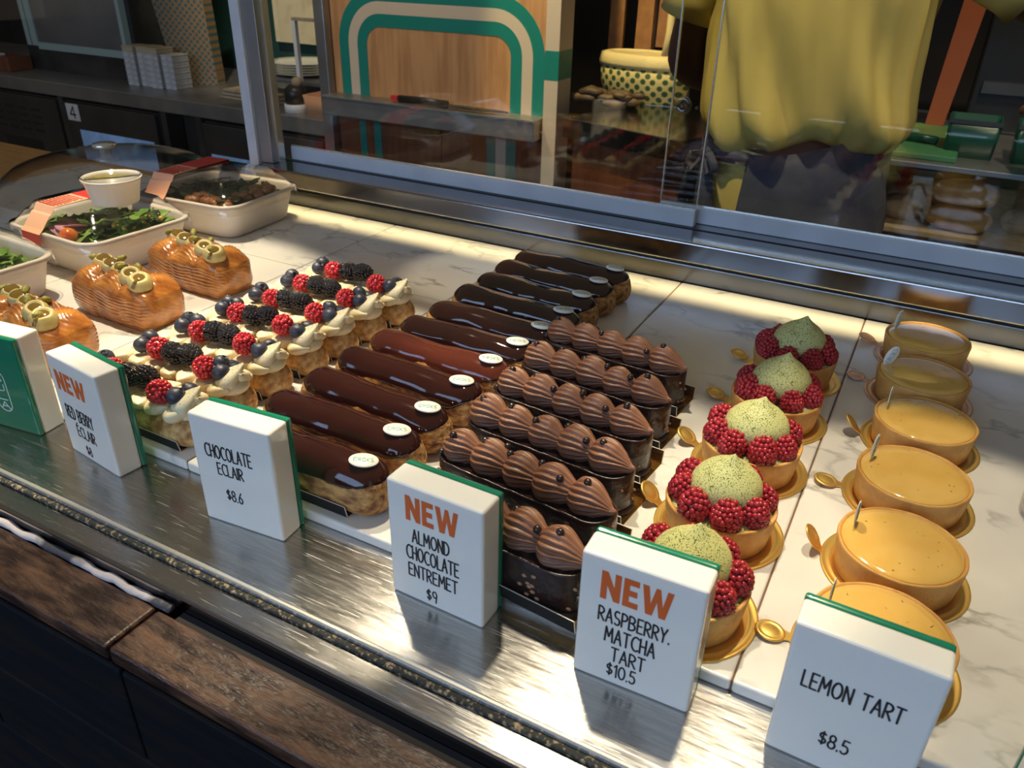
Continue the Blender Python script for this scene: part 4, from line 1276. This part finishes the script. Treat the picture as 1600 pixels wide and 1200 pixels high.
# dressing cup on the middle lid
t = thing('dressing_cup', 'small white paper cup of yellow green dressing standing on a salad box lid', 'sauce cup', (-.9780, .6850, .0838), 0)
MB().lathe([(0, 0), (.0285, 0), (.0295, .001), (.0360, .0305), (.0385, .0315), (.0390, .0335), (.0378, .0345), (.0362, .0335), (.0345, .0300), (.0290, .004), (0, .003)], 64).build('paper_cup', 'cup_white', t)
MB().lathe([(0, .0036), (.0286, .0042), (.0340, .0285), (.020, .0290), (0, .0288)], 48).warp(.0004, 120).build('dressing', 'dressing', t)
MB().lathe([(.0392, .0315), (.0396, .0350), (.0380, .0356), (.0360, .0345), (.0352, .0325), (.0, .0325)], 56).build('cup_lid', 'clear_plastic', t)

# clear cloche with metal knob and a clear lid further left
t = thing('cake_cloche', 'low clear plastic cloche with a round metal knob behind the salad boxes', 'cloche', (-1.3350, .9350, .0004), 0)
R = [(.185, 0), (.188, .001), (.180, .010)] + [(.178 * cos(a * pi / 20) ** .8 + .002, .012 + .046 * sin(a * pi / 20)) for a in range(1, 9)] + [(.04, .0575), (0, .058)]
R = [(.192, 0), (.188, .008), (.176, .024), (.155, .038), (.120, .049), (.08, .055), (.04, .0575), (.0, .058)]
MB().rings([[(r * cos(2 * pi * j / 72), r * sin(2 * pi * j / 72), z) for j in range(72)] for r, z in R[:-1]], cap0=False).build('dome', 'cloche_plastic', t)
MB().lathe([(0, .056), (.010, .056), (.010, .066), (.019, .068), (.0205, .070), (.0205, .073), (.019, .0745), (0, .075)], 40).build('knob', 'alu_trim', t)
t = thing('clear_bowl_lid', 'crumpled clear plastic bowl at the far left beside the cloche', 'plastic lid', (-1.3800, .6450, .0004), .3)
mb = MB().rings([[(r * cos(2 * pi * j / 40) * (1 + .04 * sin(3 * 2 * pi * j / 40)), r * sin(2 * pi * j / 40), z) for j in range(40)] for r, z in ((.075, 0), (.074, .006), (.066, .030), (.058, .040), (.030, .045))], cap0=False)
mb.warp(.002, 60).build('bowl_shell', 'clear_plastic', t)

# ------------------------------------------------------------------ the kitchen behind
o = MB().box(-5.2, 2.2, 1.12, 3.25, -1.02, -1.0).build('floor', 'kitchen_floor'); tag(o, kind='structure')
o = MB().box(-16, 8, -14, 0.20, -1.02, -1.0).build('pavement', 'pavement'); tag(o, kind='structure')
o = MB().box(-5.2, 2.2, 3.20, 3.25, -1.0, 1.7).build('wall_back', 'dark_wall'); tag(o, kind='structure')
o = MB().box(-5.25, -5.2, 1.1, 3.25, -1.0, 1.7).build('wall_left', 'dark_wall'); tag(o, kind='structure')
o = MB().box(-16, 8, -10.2, -10, -1.0, 1.1).build('wall_front', 'dark_wall'); tag(o, kind='structure')
o = MB().box(2.2, 2.25, 1.1, 3.25, -1.0, 1.7).build('wall_right', 'dark_wall'); tag(o, kind='structure')

# left bench with under-counter appliances
BZ = -.105
t = thing('kitchen_bench', 'long dark steel topped bench along the left back of the kitchen', 'bench')
MB().box(-4.6, -1.715, 2.05, 2.75, BZ - .052, BZ).build('bench_top', 'steel_dull', t, bevel=.003)
MB().box(-4.6, -1.72, 2.14, 2.75, -1.0, BZ - .053).build('bench_back', 'dark_wall', t)
for x in (-3.165, -2.58, -2.40): MB().box(x, x + .03, 2.06, 2.13, -1.0, BZ - .053).build('bench_leg', 'steel_dark', t)
def appliance(x0, x1, lab, win, num, vents):
    t = thing('undercounter_fridge', lab, 'fridge', ((x0 + x1) / 2, 2.06, -1.0), 0)
    w = (x1 - x0) / 2; H = 1.0 + BZ - .066
    MB().box(-w, w, .012, .075, .03, H).build('cabinet_body', 'steel_dark', t)
    d = MB().box(-w + .004, w - .004, -.008, .012, .06, H - .004).build('door', 'oven_front', t, bevel=.003)
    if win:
        MB().box(win[0], win[1], -.0095, -.0078, win[2] + 1.0, win[3] + 1.0).build('window_pane', 'window_glow', d, bevel=.010) 
    if num:
        MB().box(-w + .018, -w + .092, -.0090, -.0078, H - .072, H - .008).build('number_label', 'label_white', d)
        mb = MB(); write(mb, '4', -w + .038, -w + .070, H - .062, H - .018, .0005, lambda a, b, dd: (a, -.0093 + dd, b), weight=.07)
        mb.build('number', 'ink', d)
    if vents:
        mb = MB()
        for r in range(4):
            for c in range(4): mb.box(-.16 + c * .085, -.10 + c * .085, -.0092, -.0078, H - .06 - r * .028, H - .05 - r * .028)
        mb.box(-.13, .12, -.0092, -.0078, H - .24, H - .18)
        mb.build('vent_slots', 'dark_gap', d)
        MB().box(-.06, -.02, -.0094, -.0078, H - .31, H - .27).build('red_tag', 'band_red', d)
    return t
appliance(-3.72, -3.17, 'dark vented appliance under the left end of the bench', None, False, True)
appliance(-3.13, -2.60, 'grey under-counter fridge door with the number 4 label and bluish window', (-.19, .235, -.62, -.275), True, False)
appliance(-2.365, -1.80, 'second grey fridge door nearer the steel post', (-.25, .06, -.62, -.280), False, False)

# things on the left bench
for c in range(4):
    for r in range(7 if c < 2 else 6 + (c == 2)):
        x = -2.842 + .0625 * c + (.006 if c > 1 else 0); z = BZ + .0002 + .0205 * r
        o = MB().box(-.027, .027, -.042, .042, 0, .0150).box(-.0286, .0286, -.0428, .0428, .0150, .0202).build('small_tin', 'tin_white' if r < 6 else 'tin_lid', None, (x, 2.215 + .012 * (c % 2), z), .06, bevel=.002)
        tag(o, 'small pale flat tin, %s in the %s column of the stack on the bench' % (['lowest', 'second up', 'third up', 'fourth up', 'fifth up', 'sixth up', 'topmost'][r], ['leftmost', 'second', 'third', 'rightmost'][c]), 'tin', 'small tins stacked on the bench')
t = thing('gift_bag', 'tall paper bag with orange and blue green diamond print beside the tins', 'bag', (-2.670, 2.36, BZ + .0003), .30)
MB().rings([[(-.090, -.03, 0), (.085, -.03, 0), (.085, .03, 0), (-.090, .03, 0)], [(-.190, -.035, .60), (.060, -.035, .60), (.060, .035, .60), (-.190, .035, .60)]], smooth=False).build('bag_body', 'bag_print', t)
t = thing('glass_cabinet', 'grey glass fronted cabinet in a pale mint frame at the upper left', 'cabinet', (-3.20, 2.22, BZ + .0003), 0)
MB().box(-.36, .33, .02, .30, 0, .78).build('cabinet_body', 'steel_dark', t)
MB().box(-.24, .29, -.002, .019, .115, .78).build('glass_front', 'window_grey', t)
for (a, b, c, d) in ((-.275, -.24, .10, .78), (-.31, -.285, .10, .78), (-.24, .30, .088, .115), (.29, .31, .10, .78)):
    MB().box(a, b, -.008, .019, c, d).build('mint_frame', 'mint_frame', t)
t = thing('order_box', 'small brown box on the bench at the far left under the cabinet', 'box', (-3.62, 2.16, BZ + .0003), 0)
MB().box(-.10, .09, -.04, .06, 0, .055).build('box_body', 'cabinet_wood', t, bevel=.003)
MB().box(-.04, .0, -.030, .01, .0555, .062).build('paper_slip', 'label_white', t)
o = MB().box(-3.0, -1.72, 2.78, 2.82, BZ - .3, 1.2).build('tiled_wall_panel', 'green_wall'); tag(o, 'dark green wall panel behind the plates', 'wall panel', kind='structure')
t = thing('folded_cloths', 'flat pile of folded pale cloths lying on the bench behind the steel post', 'cloth pile', (-2.22, 2.22, BZ + .0003), -.05)
for k in range(3): MB().box(-.14 + .01 * k, .13, -.07, .07, .012 * k, .012 * k + .011).build('folded_cloth', 'paper_bag', t, bevel=.004)

# plate rack seen through the left door
t = thing('plate_shelf', 'dark steel shelf with a white bracket holding stacked plates', 'shelf', (-2.03, 2.30, .0), 0)
MB().box(-.24, .22, -.12, .16, -.030, -.020).build('shelf_board', 'steel_dull', t)
MB().box(.020, .034, -.115, -.10, -.020, .17).build('bracket_post', 'label_white', t)
MB().box(.020, .22, -.115, -.10, .17, .18).build('bracket_bar', 'paper_bag', t)
MB().box(-.24, .22, .15, .16, -.1045, -.02).build('shelf_back', 'steel_dark', t)
PL = MB().lathe([(0, 0), (.06, 0), (.095, .006), (.118, .011), (.1185, .0125), (.094, .009), (.06, .003), (0, .003)], 56).mesh('plate'); PL.materials.append(MATS['plate'])
for k in range(5):
    o = bpy.data.objects.new('plate', PL); COL.objects.link(o); o.location = (-2.10, 2.325, -.0198 + .0085 * k)
    tag(o, 'pale plate in the larger stack on the shelf, %s' % ['lowest', 'second from below', 'middle', 'second from the top', 'topmost'][k], 'plate', 'large plates on the shelf')
for k in range(3):
    o = bpy.data.objects.new('plate', PL); COL.objects.link(o); o.location = (-1.895, 2.375, .0702 + .0085 * k - .09); o.scale = (.7, .7, .8)
    tag(o, 'small plate in the shorter stack behind, %s' % ['lowest', 'middle', 'topmost'][k], 'plate', 'small plates on the shelf')
t = thing('squeeze_bottle', 'black bottle with pale round cap on a white base beside the peach tray', 'bottle', (-1.965, 2.12, BZ + .0003), 0)
MB().lathe([(0, 0), (.040, 0), (.040, .025), (.038, .026), (0, .026)], 28).build('white_base', 'label_white', t)
MB().lathe([(0, .026), (.036, .026), (.036, .070), (.02, .085), (0, .085)], 28).build('bottle_body', 'black_plastic', t)
MB().ball((.012, 0, .094), .018, 3).build('round_cap', 'paper_bag', t)
t = thing('peach_tray', 'peach coloured open tray on the bench left of the striped panel', 'tray', (-1.815, 2.12, BZ + .0003), 0)
MB().rings([oct_ring(.062, .05, .006, 0), oct_ring(.070, .058, .006, .068), oct_ring(.066, .054, .006, .068), oct_ring(.058, .046, .006, .004)]).build('tray_shell', 'peach_tray', t)
t = thing('wall_poster', 'cream picture poster with orange flecks pinned above the plates', 'poster', (-2.495, 2.75, .024), 0)
MB().box(-.13, .125, 0, .004, 0, .40).build('poster_sheet', 'poster', t)

# striped timber panel, its steel shelf and the cabinet below
PX0, PX1, PY = -1.672, -.960, 1.985
t = thing('striped_partition', 'honey wood panel with teal and cream stripes bent into a rounded arch', 'panel', (0, PY, 0), 0)
MB().box(PX0, PX1, 0, .03, -.052, .75).build('wood_board', 'panel_wood', t)
def arch(mb, x0, x1, zt, r, w, zb):
    def path(off):
        a, b, c, rr = x0 + off, x1 - off, zt - off, r - off
        return [(a, zb)] + [(a + rr - rr * cos(radians(90 * k / 12)), c - rr + rr * sin(radians(90 * k / 12))) for k in range(13)] + \
               [(b - rr + rr * sin(radians(90 * k / 12)), c - rr + rr * cos(radians(90 * k / 12))) for k in range(13)] + [(b, zb)]
    A, B = path(0), path(w)
    mb.rings([[(a[0], -.0012, a[1]), (b[0], -.0012, b[1]), (b[0], .0, b[1]), (a[0], .0, a[1])] for a, b in zip(A, B)], smooth=False)
    return mb
for k, (off, w, m_) in enumerate(((0, .034, 'stripe_green'), (.034, .032, 'stripe_cream'), (.066, .034, 'stripe_green'))):
    arch(MB(), PX0 + .026 + off, PX1 - .012 - off, .292 - off, .150 - off, w, -.050).build('teal_stripe' if k != 1 else 'cream_stripe', m_, t)
t = thing('panel_edge_post', 'slim cream post with one teal band at the right edge of the striped panel', 'post', (0, PY, 0), 0)
MB().box(-.957, -.918, -.03, .05, -1.0, .75).build('post', 'stripe_cream', t)
MB().box(-.9575, -.9175, -.0305, .0505, .100, .170).build('teal_band', 'stripe_green', t)
t = thing('panel_left_post', 'narrow steel upright at the left edge of the striped panel', 'post', (0, PY, 0), 0)
MB().box(-1.712, -1.674, -.03, .05, -1.0, .75).build('upright', 'steel_dull', t, bevel=.003)
t = thing('steel_shelf', 'long stainless shelf fixed across the striped panel', 'shelf', (0, PY, 0), 0)
MB().box(-1.672, -.962, -.075, -.001, -.053, .002).build('shelf_front', 'steel_dull', t, bevel=.003)
MB().box(-1.672, -.962, -.078, -.0755, -.001, .003).build('shelf_lip', 'alu_trim', t)
t = thing('striped_cabinet', 'dark red brown cabinet with vertical teal stripes below the steel shelf', 'cabinet', (0, PY, 0), 0)
MB().box(-1.672, -1.300, .0, .40, -1.0, -.054).build('door', 'cabinet_wood', t, bevel=.002)
MB().box(-1.297, -.960, .0, .40, -1.0, -.054).build('door', 'cabinet_wood', t, bevel=.002)
for a, w, m_ in ((-1.592, .024, 'stripe_green'), (-1.538, .026, 'stripe_green'), (-1.145, .030, 'stripe_green'), (-1.115, .032, 'stripe_cream'), (-1.083, .032, 'stripe_green')):
    MB().box(a, a + w, -.0015, -.0001, -1.0, -.054).build('teal_stripe' if m_ == 'stripe_green' else 'cream_stripe', m_, t)
t = thing('kitchen_knife', 'long dark knife lying on the steel shelf of the striped panel', 'knife', (-1.32, PY - .045, .0024), -.03)
MB().tube([(-.09, 0, .010), (.0, 0, .012), (.075, 0, .010)], .010, 12).build('handle', 'black_plastic', t)
MB().prism([(.075, -.012), (.20, -.012), (.27, .004), (.24, .014), (.075, .012)], .006, .010).build('blade', 'steel_dark', t)
MB().box(-.115, -.09, -.008, .008, .003, .017).build('red_end', 'band_red', t)

# bench with the woven basket
BR = -.305
t = thing('steel_bench', 'stainless bench carrying the woven basket, its folded front edge bright blue white', 'bench', (-.858, 1.868, .03), BR)
MB().box(0, .36, 0, .50, -.048, 0).build('bench_top', 'steel', t, bevel=.002)
MB().box(.012, .35, .03, .48, -1.03, -.050).build('bench_cabinet', 'cabinet_wood', t)
t = thing('woven_basket', 'yellow woven basket with dark green lattice on the steel bench', 'basket', (-.775, 2.21, .0302), -.12)
MB().rings([[(1.13 * r * .118 * cos(2 * pi * j / 48), r * .075 * sin(2 * pi * j / 48), z) for j in range(48)] for r, z in ((.78, 0), (.92, .02), (1.0, .06), (1.0, .100), (.93, .100), (.9, .04), (.7, .012))]).build('basket_body', 'basket_weave', t)
MB().rings([[(1.13 * r * .118 * cos(2 * pi * j / 48), r * .075 * sin(2 * pi * j / 48), z) for j in range(48)] for r, z in ((1.03, .090), (1.05, .100), (1.0, .122), (.86, .126), (.84, .118), (.90, .098))]).build('basket_rim', 'basket_rim', t)
MB().tube([(.060, -.02, .10), (.066, -.01, .18), (.050, .02, .33), (.0, .03, .42)], .011, 10).build('basket_handle', 'basket_rim', t)
mb = MB(); rnd = random.Random(5)
for k in range(16): mb.ball((rnd.uniform(-.11, .06), rnd.uniform(-.03, .02), rnd.uniform(.005, .03)), rnd.uniform(.014, .026), 2, sc=(1.5, .8, .6))
o = mb.warp(.004, 40).build('dried_pods', 'dried_pods', None, (-.795, 2.085, .0345)); tag(o, 'dark dried pods heaped in front of the woven basket', 'dried pods', kind='stuff')
for k, (x, w, zb, m_, nm, lab) in enumerate(((-.905, .018, .031, 'strap_tan', 'wooden_slat', 'tan wooden slat next to the cream post'), (-.822, .020, .031, 'strap_tan', 'wooden_slat', 'broad tan upright slat left of the basket'),
                                             (-.770, .017, .16, 'strap_tan', 'wooden_slat', 'tan slat with a looped top behind the basket'), (-.715, .014, .16, 'strap_tan', 'wooden_slat', 'slim dim tan slat behind the middle of the basket'),
                                             (-.600, .034, .14, 'strap_red', 'leather_strap', 'broad reddish brown strap hanging behind the basket'))):
    y = 2.32 if zb > .1 else 2.30
    o = MB().rings([[(-w * 1.25, 0, zb), (w * 1.25, 0, zb), (w * 1.25, .014, zb), (-w * 1.25, .014, zb)], [(-w, 0, .70), (w, 0, .70), (w, .014, .70), (-w, .014, .70)]], smooth=False).build(nm, m_, None, (x, y, 0), 0)
    tag(o, lab, 'slat' if k < 4 else 'strap')
o = MB().box(-.905, -.55, 2.42, 2.45, -.02, 1.0).build('hanging_apron', 'apron_dark'); tag(o, 'dark brown cloth hanging behind the tan slats', 'apron')

# bench on the right with boards, tubs and bread below
t = thing('prep_bench', 'steel edged prep bench right of the person with an open shelf of bread', 'bench', (0, 1.84, .03), 0)
MB().box(-.14, 1.2, 0, .70, -.012, 0).build('bench_top', 'steel_dull', t, bevel=.002)
MB().box(-.14, 1.2, .02, .70, -.155, -.145).build('open_shelf', 'paper_bag', t)
MB().box(-.14, 1.2, .55, .56, -.145, -.013).build('shelf_back', 'cabinet_wood', t)
MB().box(-.14, -.12, .02, .70, -1.03, -.013).build('side_panel', 'cabinet_wood', t)
MB().box(-.118, 1.2, .05, .70, -1.03, -.156).build('lower_front', 'cabinet_wood', t)
t = thing('cutting_board', 'green cutting board on the prep bench beside the yellow shirt', 'cutting board', (-.045, 2.05, .0302), 0)
MB().box(-.14, .07, -.18, .20, 0, .012).build('board', 'cutting_green', t, bevel=.003)
t = thing('prep_knife', 'dark green handled knife lying on the cutting board', 'knife', (-.055, 1.99, .0425), -.25)
MB().tube([(-.035, 0, .009), (.0, 0, .010), (.035, 0, .009)], .009, 12).build('handle', 'tub_green', t)
MB().prism([(-.035, -.008), (-.16, -.004), (-.16, .002), (-.035, .008)], .006, .009).build('blade', 'steel', t)
for k, (x, lab) in enumerate(((.042, 'dark green tub on the prep bench beside the cutting board'), (.170, 'dark green tub at the right edge of the picture'))):
    t = thing('green_tub', lab, 'tub', (x, 1.99, .0302), 0, 'dark green tubs')
    MB().rings([oct_ring(.046, .05, .008, 0), oct_ring(.050, .055, .008, .075), oct_ring(.047, .052, .008, .075), oct_ring(.044, .048, .008, .004)]).build('tub_shell', 'tub_green', t)
    MB().box(-.050, .050, -.0555, -.0520, .068, .0765).build('tub_rim', 'steel_dark', t)
t = thing('coffee_machine', 'large black machine standing at the back of the prep bench', 'machine', (.24, 2.28, .0302), 0)
MB().box(-.22, .5, 0, .22, 0, .50).build('machine_body', 'black_plastic', t, bevel=.006)
MB().box(-.20, .48, -.02, 0, .09, .115).build('front_tray', 'steel_dark', t)
t = thing('leather_roll', 'reddish brown folded strap leaning by the black machine', 'strap', (-.040, 2.24, .0302), 0)
MB().rings([[(-.02, -.01, 0), (.02, -.01, 0), (.02, .01, 0), (-.02, .01, 0)], [(-.005, -.01, .30), (.045, -.01, .30), (.045, .01, .30), (-.005, .01, .30)]], smooth=False).build('strap', 'strap_red', t)
SZ = .03 - .1448
for k, (x, y, z, L, m_, lab) in enumerate(((.060, 1.93, .052, .13, 'bread', 'golden brown bread roll, upper of the pair on the open shelf'), (.060, 1.92, .0, .13, 'bread', 'golden brown bread roll, lower of the pair on the open shelf'),
                                           (-.055, 1.95, .0, .09, 'paper_bag', 'pale wrapped bread at the left end of the open shelf'), (-.060, 2.02, .0, .10, 'paper_bag', 'pale wrapped bread behind at the left end of the open shelf'),
                                           (.190, 1.96, .0, .10, 'paper_bag', 'pale wrapped bread on the open shelf by the right picture edge'))):
    mb = MB().pad(capsule(L / 2, .033), lambda x_, y_, q: .024 + .028 * sqrt(max(0, 1 - q ** 2.6)), lambda x_, y_, q: .024 - .024 * sqrt(max(0, 1 - q ** 4)), 8, 40)
    o = mb.warp(.002, 50, k).build('bread_roll', m_, None, (x, y, SZ + z), -.1); tag(o, lab, 'bread', 'bread on the open shelf')

# ------------------------------------------------------------------ the person at the bench
def skin_body(parent):
    V_ = []; E_ = []; RAD = []
    def v(p, rx, ry=None):
        V_.append(p); RAD.append((rx, ry or rx)); return len(V_) - 1
    def chain(start, pts):
        a = start
        for p, rx, *ry in pts:
            b = v(p, rx, ry[0] if ry else None); E_.append((a, b)); a = b
        return a
    cx, cy = -.262, 1.630
    pel = v((cx, cy, -.07), .125, .10)
    waist = chain(pel, [((cx, cy, .06), .115, .09)])
    chest = chain(waist, [((cx, cy, .22), .125, .095), ((cx, cy + .01, .36), .125, .095)])
    neck = chain(chest, [((cx, cy + .01, .455), .065), ((cx + .005, cy + .03, .50), .050)])
    chain(neck, [((cx + .008, cy + .045, .555), .066, .078), ((cx + .008, cy + .05, .615), .072, .088), ((cx + .008, cy + .045, .670), .066, .082), ((cx + .008, cy + .04, .705), .040, .05)])
    el = chain(chest, [((-.40, cy, .405), .060), ((-.455, 1.625, .36), .054), ((-.497, 1.64, .205), .043), ((-.475, 1.73, .18), .042), ((-.43, 1.87, .155), .028)])
    er = chain(chest, [((-.13, cy, .415), .060), ((-.035, 1.62, .415), .054), ((.175, 1.60, .290), .043), ((.185, 1.69, .24), .042), ((.17, 1.85, .165), .028)])
    for w_, (px, py, pz), sgn in ((el, (-.43, 1.87, .155), 1), (er, (.17, 1.85, .165), -1)):
        palm = chain(w_, [((px + .004 * sgn, py + .045, pz - .012), .030, .016), ((px + .008 * sgn, py + .085, pz - .022), .034, .014)])
        for k in range(4):
            o = (-.026 + .0175 * k); L = (.058, .072, .068, .054)[k if sgn < 0 else 3 - k]
            bx, by, bz = px + .008 * sgn + o, py + .088, pz - .022
            chain(palm, [((bx, by + .012, bz), .0085), ((bx + o * .1, by + .012 + L * .45, bz - .006), .008), ((bx + o * .15, by + .010 + L * .75, bz - .022), .0075), ((bx + o * .15, by + .008 + L * .85, bz - .036), .006)])
        tx = px + .034 * sgn
        chain(w_, [((tx, py + .03, pz - .016), .012), ((tx + .018 * sgn, py + .060, pz - .024), .010), ((tx + .020 * sgn, py + .085, pz - .032), .008)])
    for s in (-1, 1):
        chain(pel, [((cx + s * .085, cy, -.14), .090), ((cx + s * .090, cy - .005, -.50), .060), ((cx + s * .090, cy + .02, -.70), .056), ((cx + s * .090, cy + .015, -.925), .038), ((cx + s * .092, cy + .08, -.965), .034, .026), ((cx + s * .094, cy + .15, -.975), .034, .018)])
    me = bpy.data.meshes.new('body'); me.from_pydata(V_, E_, [])
    o = bpy.data.objects.new('body', me); COL.objects.link(o); o.parent = parent
    m = o.modifiers.new('skin', 'SKIN'); m.use_smooth_shade = True
    if not me.skin_vertices: me.attributes  # layer is made by the modifier
    sv = me.skin_vertices[0].data
    for i, r in enumerate(RAD): sv[i].radius = r
    sv[pel].use_root = True
    s = o.modifiers.new('sub', 'SUBSURF'); s.levels = 2; s.render_levels = 2
    me.materials.append(MATS['skin'])
    return o


def person():
    t = thing('person', 'person in loose yellow t-shirt and tied navy apron seen from behind', 'person', (0, 0, 0), 0)
    skin_body(t)
    cx, cy = -.258, 1.625
    # loose t-shirt blousing over the apron strings
    lev = [(.475, .075, .075), (.462, .100, .085), (.445, .165, .105), (.415, .192, .118), (.37, .195, .125), (.32, .190, .13), (.26, .186, .13), (.20, .186, .135),
           (.155, .190, .142), (.125, .190, .146), (.100, .182, .142), (.082, .166, .128), (.078, .150, .112), (.084, .140, .102)]
    R = []; n = 120
    for k, (z, hw, hd) in enumerate(lev):
        ring = []
        f = min(1, max(0, (.42 - z) / .15))
        low = max(0, 1 - max(0, z - .08) / .10)
        for j in range(n):
            a = 2 * pi * j / n
            fold = .0085 * sin(7 * a + 26 * (z - .1) + 1.2 * sin(3 * a)) + .0055 * sin(12 * a + 34 * z) + .004 * sin(23 * a + 20 * z)
            c_, s_ = cos(a), sin(a)
            ra = 1 + .08 * low * max(0, c_) ** 2
            zz = z + low * (.018 * max(0, sin(a * 1.0 + .45 * pi + .9)) + .010 * sin(4 * a + .4) + .004 * sin(9 * a))
            ring.append((cx + (hw * ra + fold * f) * c_, cy + (hd + fold * f * 1.2) * s_, zz))
        R.append(ring)
    MB().rings(R, cap0=False, cap1=False).build('t_shirt', 'shirt', t, sub=1)
    MB().tube([(-.15, 1.63, .430), (-.07, 1.625, .428), (.0, 1.615, .402), (.045, 1.61, .376), (.072, 1.61, .358), (.074, 1.61, .356)], lambda u: (.066 + .004 * sin(7 * u)) * (1 if u < .9 else .86), 32).build('sleeve', 'shirt', t)
    MB().tube([(-.345, 1.63, .428), (-.435, 1.625, .395), (-.475, 1.63, .325), (-.485, 1.632, .29)], lambda u: .064 + .003 * sin(8 * u), 24).build('sleeve', 'shirt', t)
    # hem hanging below the strings
    R = []
    for z, hw, hd in ((.070, .150, .112), (.030, .158, .120), (-.02, .166, .128), (-.062, .170, .132)):
        R.append([(cx + (hw + .004 * sin(9 * a_ + 12 * z)) * cos(a_), cy + (hd + .004 * sin(9 * a_ + 12 * z)) * sin(a_), z + .012 * sin(2 * a_)) for a_ in (2 * pi * j / 72 for j in range(72))])
    MB().rings(R, cap0=False, cap1=False).build('shirt_hem', 'shirt', t)
    # trousers
    tr = MB()
    tr.rings([[(cx + hw * cos(2 * pi * j / 40), cy + hd * sin(2 * pi * j / 40), z) for j in range(40)] for z, hw, hd in ((.04, .140, .106), (-.06, .158, .120), (-.14, .166, .128), (-.20, .160, .125))])
    for s in (-1, 1): tr.tube([(cx + s * .085, cy, -.10), (cx + s * .088, cy, -.30), (cx + s * .090, cy, -.52), (cx + s * .090, cy + .018, -.72), (cx + s * .09, cy + .015, -.955)], lambda u: .092 - .030 * u, 22)
    tr.build('trousers', 'trousers', t)
    # apron wrapped round the far side and the right, open at the back left
    R = []; m = 80
    for k in range(22):
        u = k / 21; z = .092 - .62 * u
        hw, hd = .160 + .030 * min(1, u * 3) + .02 * u, .122 + .030 * min(1, u * 3) + .02 * u
        a0 = radians(249 + 10 * u); a1 = radians(360 + 168)
        ring = []
        for j in range(m):
            a = a0 + (a1 - a0) * j / (m - 1)
            cr = .0035 * sin(70 * z + 3 * sin(2 * a) + 1.5 * a) * max(0, cos(a + .5)) + .003 * sin(12 * a + 15 * z)
            ring.append((cx + (hw + cr) * cos(a), cy + (hd + cr) * sin(a), z + .030 * cos(a - .15) * max(0, 1 - u * 4) - .006 * sin(3 * a) * max(0, 1 - 5 * u)))
        R.append(ring)
    o = MB().rings(R, closed=False, cap0=False, cap1=False).build('apron', 'apron', t)
    so = o.modifiers.new('cloth', 'SOLIDIFY'); so.thickness = .0025; so.offset = 1
    # waist string across the opening, bow and tails
    def P(deg, z, off=0): a = radians(deg); return (cx + (.164 + off) * cos(a), cy + (.126 + off) * sin(a), z)
    MB().tube([P(168, .078), P(185, .072), P(200, .066), P(215, .062), P(230, .064), P(250, .066)], .012, 10, flat=1.0).build('waist_string', 'apron', t)
    def ribbon(pts, w0, w1, name):
        mb = MB(); rg = []
        for i, p in enumerate(pts):
            w = w0 + (w1 - w0) * i / (len(pts) - 1)
            x, y, z = p
            rg.append([(x - w, y - .002 + .002 * sin(i), z - .3 * w), (x, y - .006, z), (x + w, y - .002, z + .25 * w), (x + w, y + .002, z + .25 * w), (x, y - .001, z), (x - w, y + .002, z - .3 * w)])
        mb.rings(rg).build(name, 'apron', t)
    ribbon([P(216, .066, .014), P(208, .045, .022), P(203, .015, .026), P(199, -.015, .026), P(196, -.050, .024)], .010, .020, 'apron_tail')
    ribbon([P(220, .064, .016), P(224, .040, .024), P(226, .005, .028), P(228, -.035, .028), P(230, -.075, .026)], .010, .022, 'apron_tail')
    ribbon([P(218, .066, .018), P(210, .062, .034), P(206, .042, .036), P(211, .026, .030), P(217, .056, .020)], .007, .009, 'bow_loop')
    ribbon([P(221, .066, .018), P(230, .064, .032), P(236, .044, .034), P(230, .030, .030), P(222, .056, .020)], .007, .009, 'bow_loop')
    MB().ball(P(219, .062, .020), .014, 2, sc=(1, .8, 1)).build('bow_knot', 'apron', t)
    # head details (the head is turned to the bench)
    hx, hy, hz = cx + .004, cy + .05, .625
    hair = MB().ball((hx, hy - .012, hz + .018), .098, 3, sc=(.88, 1.02, 1.0)); hair.v = [(x, y, max(z, hz - .055 + (.10 if y > hy + .055 else 0))) for x, y, z in hair.v]
    hair.warp(.004, 40).build('hair', 'hair', t)
    for s in (-1, 1):
        MB().ball((hx + s * .081, hy + .005, hz - .012), .020, 2, sc=(.35, .7, 1.15)).build('ear', 'skin', t)
        MB().ball((hx + s * .030, hy + .082, hz + .002), .0115, 2).build('eye', 'label_white', t)
        MB().tube([(hx + s * .09, cy + .05, -.99), (hx + s * .09, cy + .17, -.985)], .045, 16, flat=.6).build('shoe', 'shoe', t)
    MB().tube([(hx, hy + .084, hz + .01), (hx, hy + .104, hz - .022), (hx, hy + .086, hz - .030)], .010, 10).build('nose', 'skin', t)
    MB().ball((hx, hy + .082, hz - .055), .018, 2, sc=(1.2, .4, .35)).build('mouth', 'strap_red', t)
    return t


person()
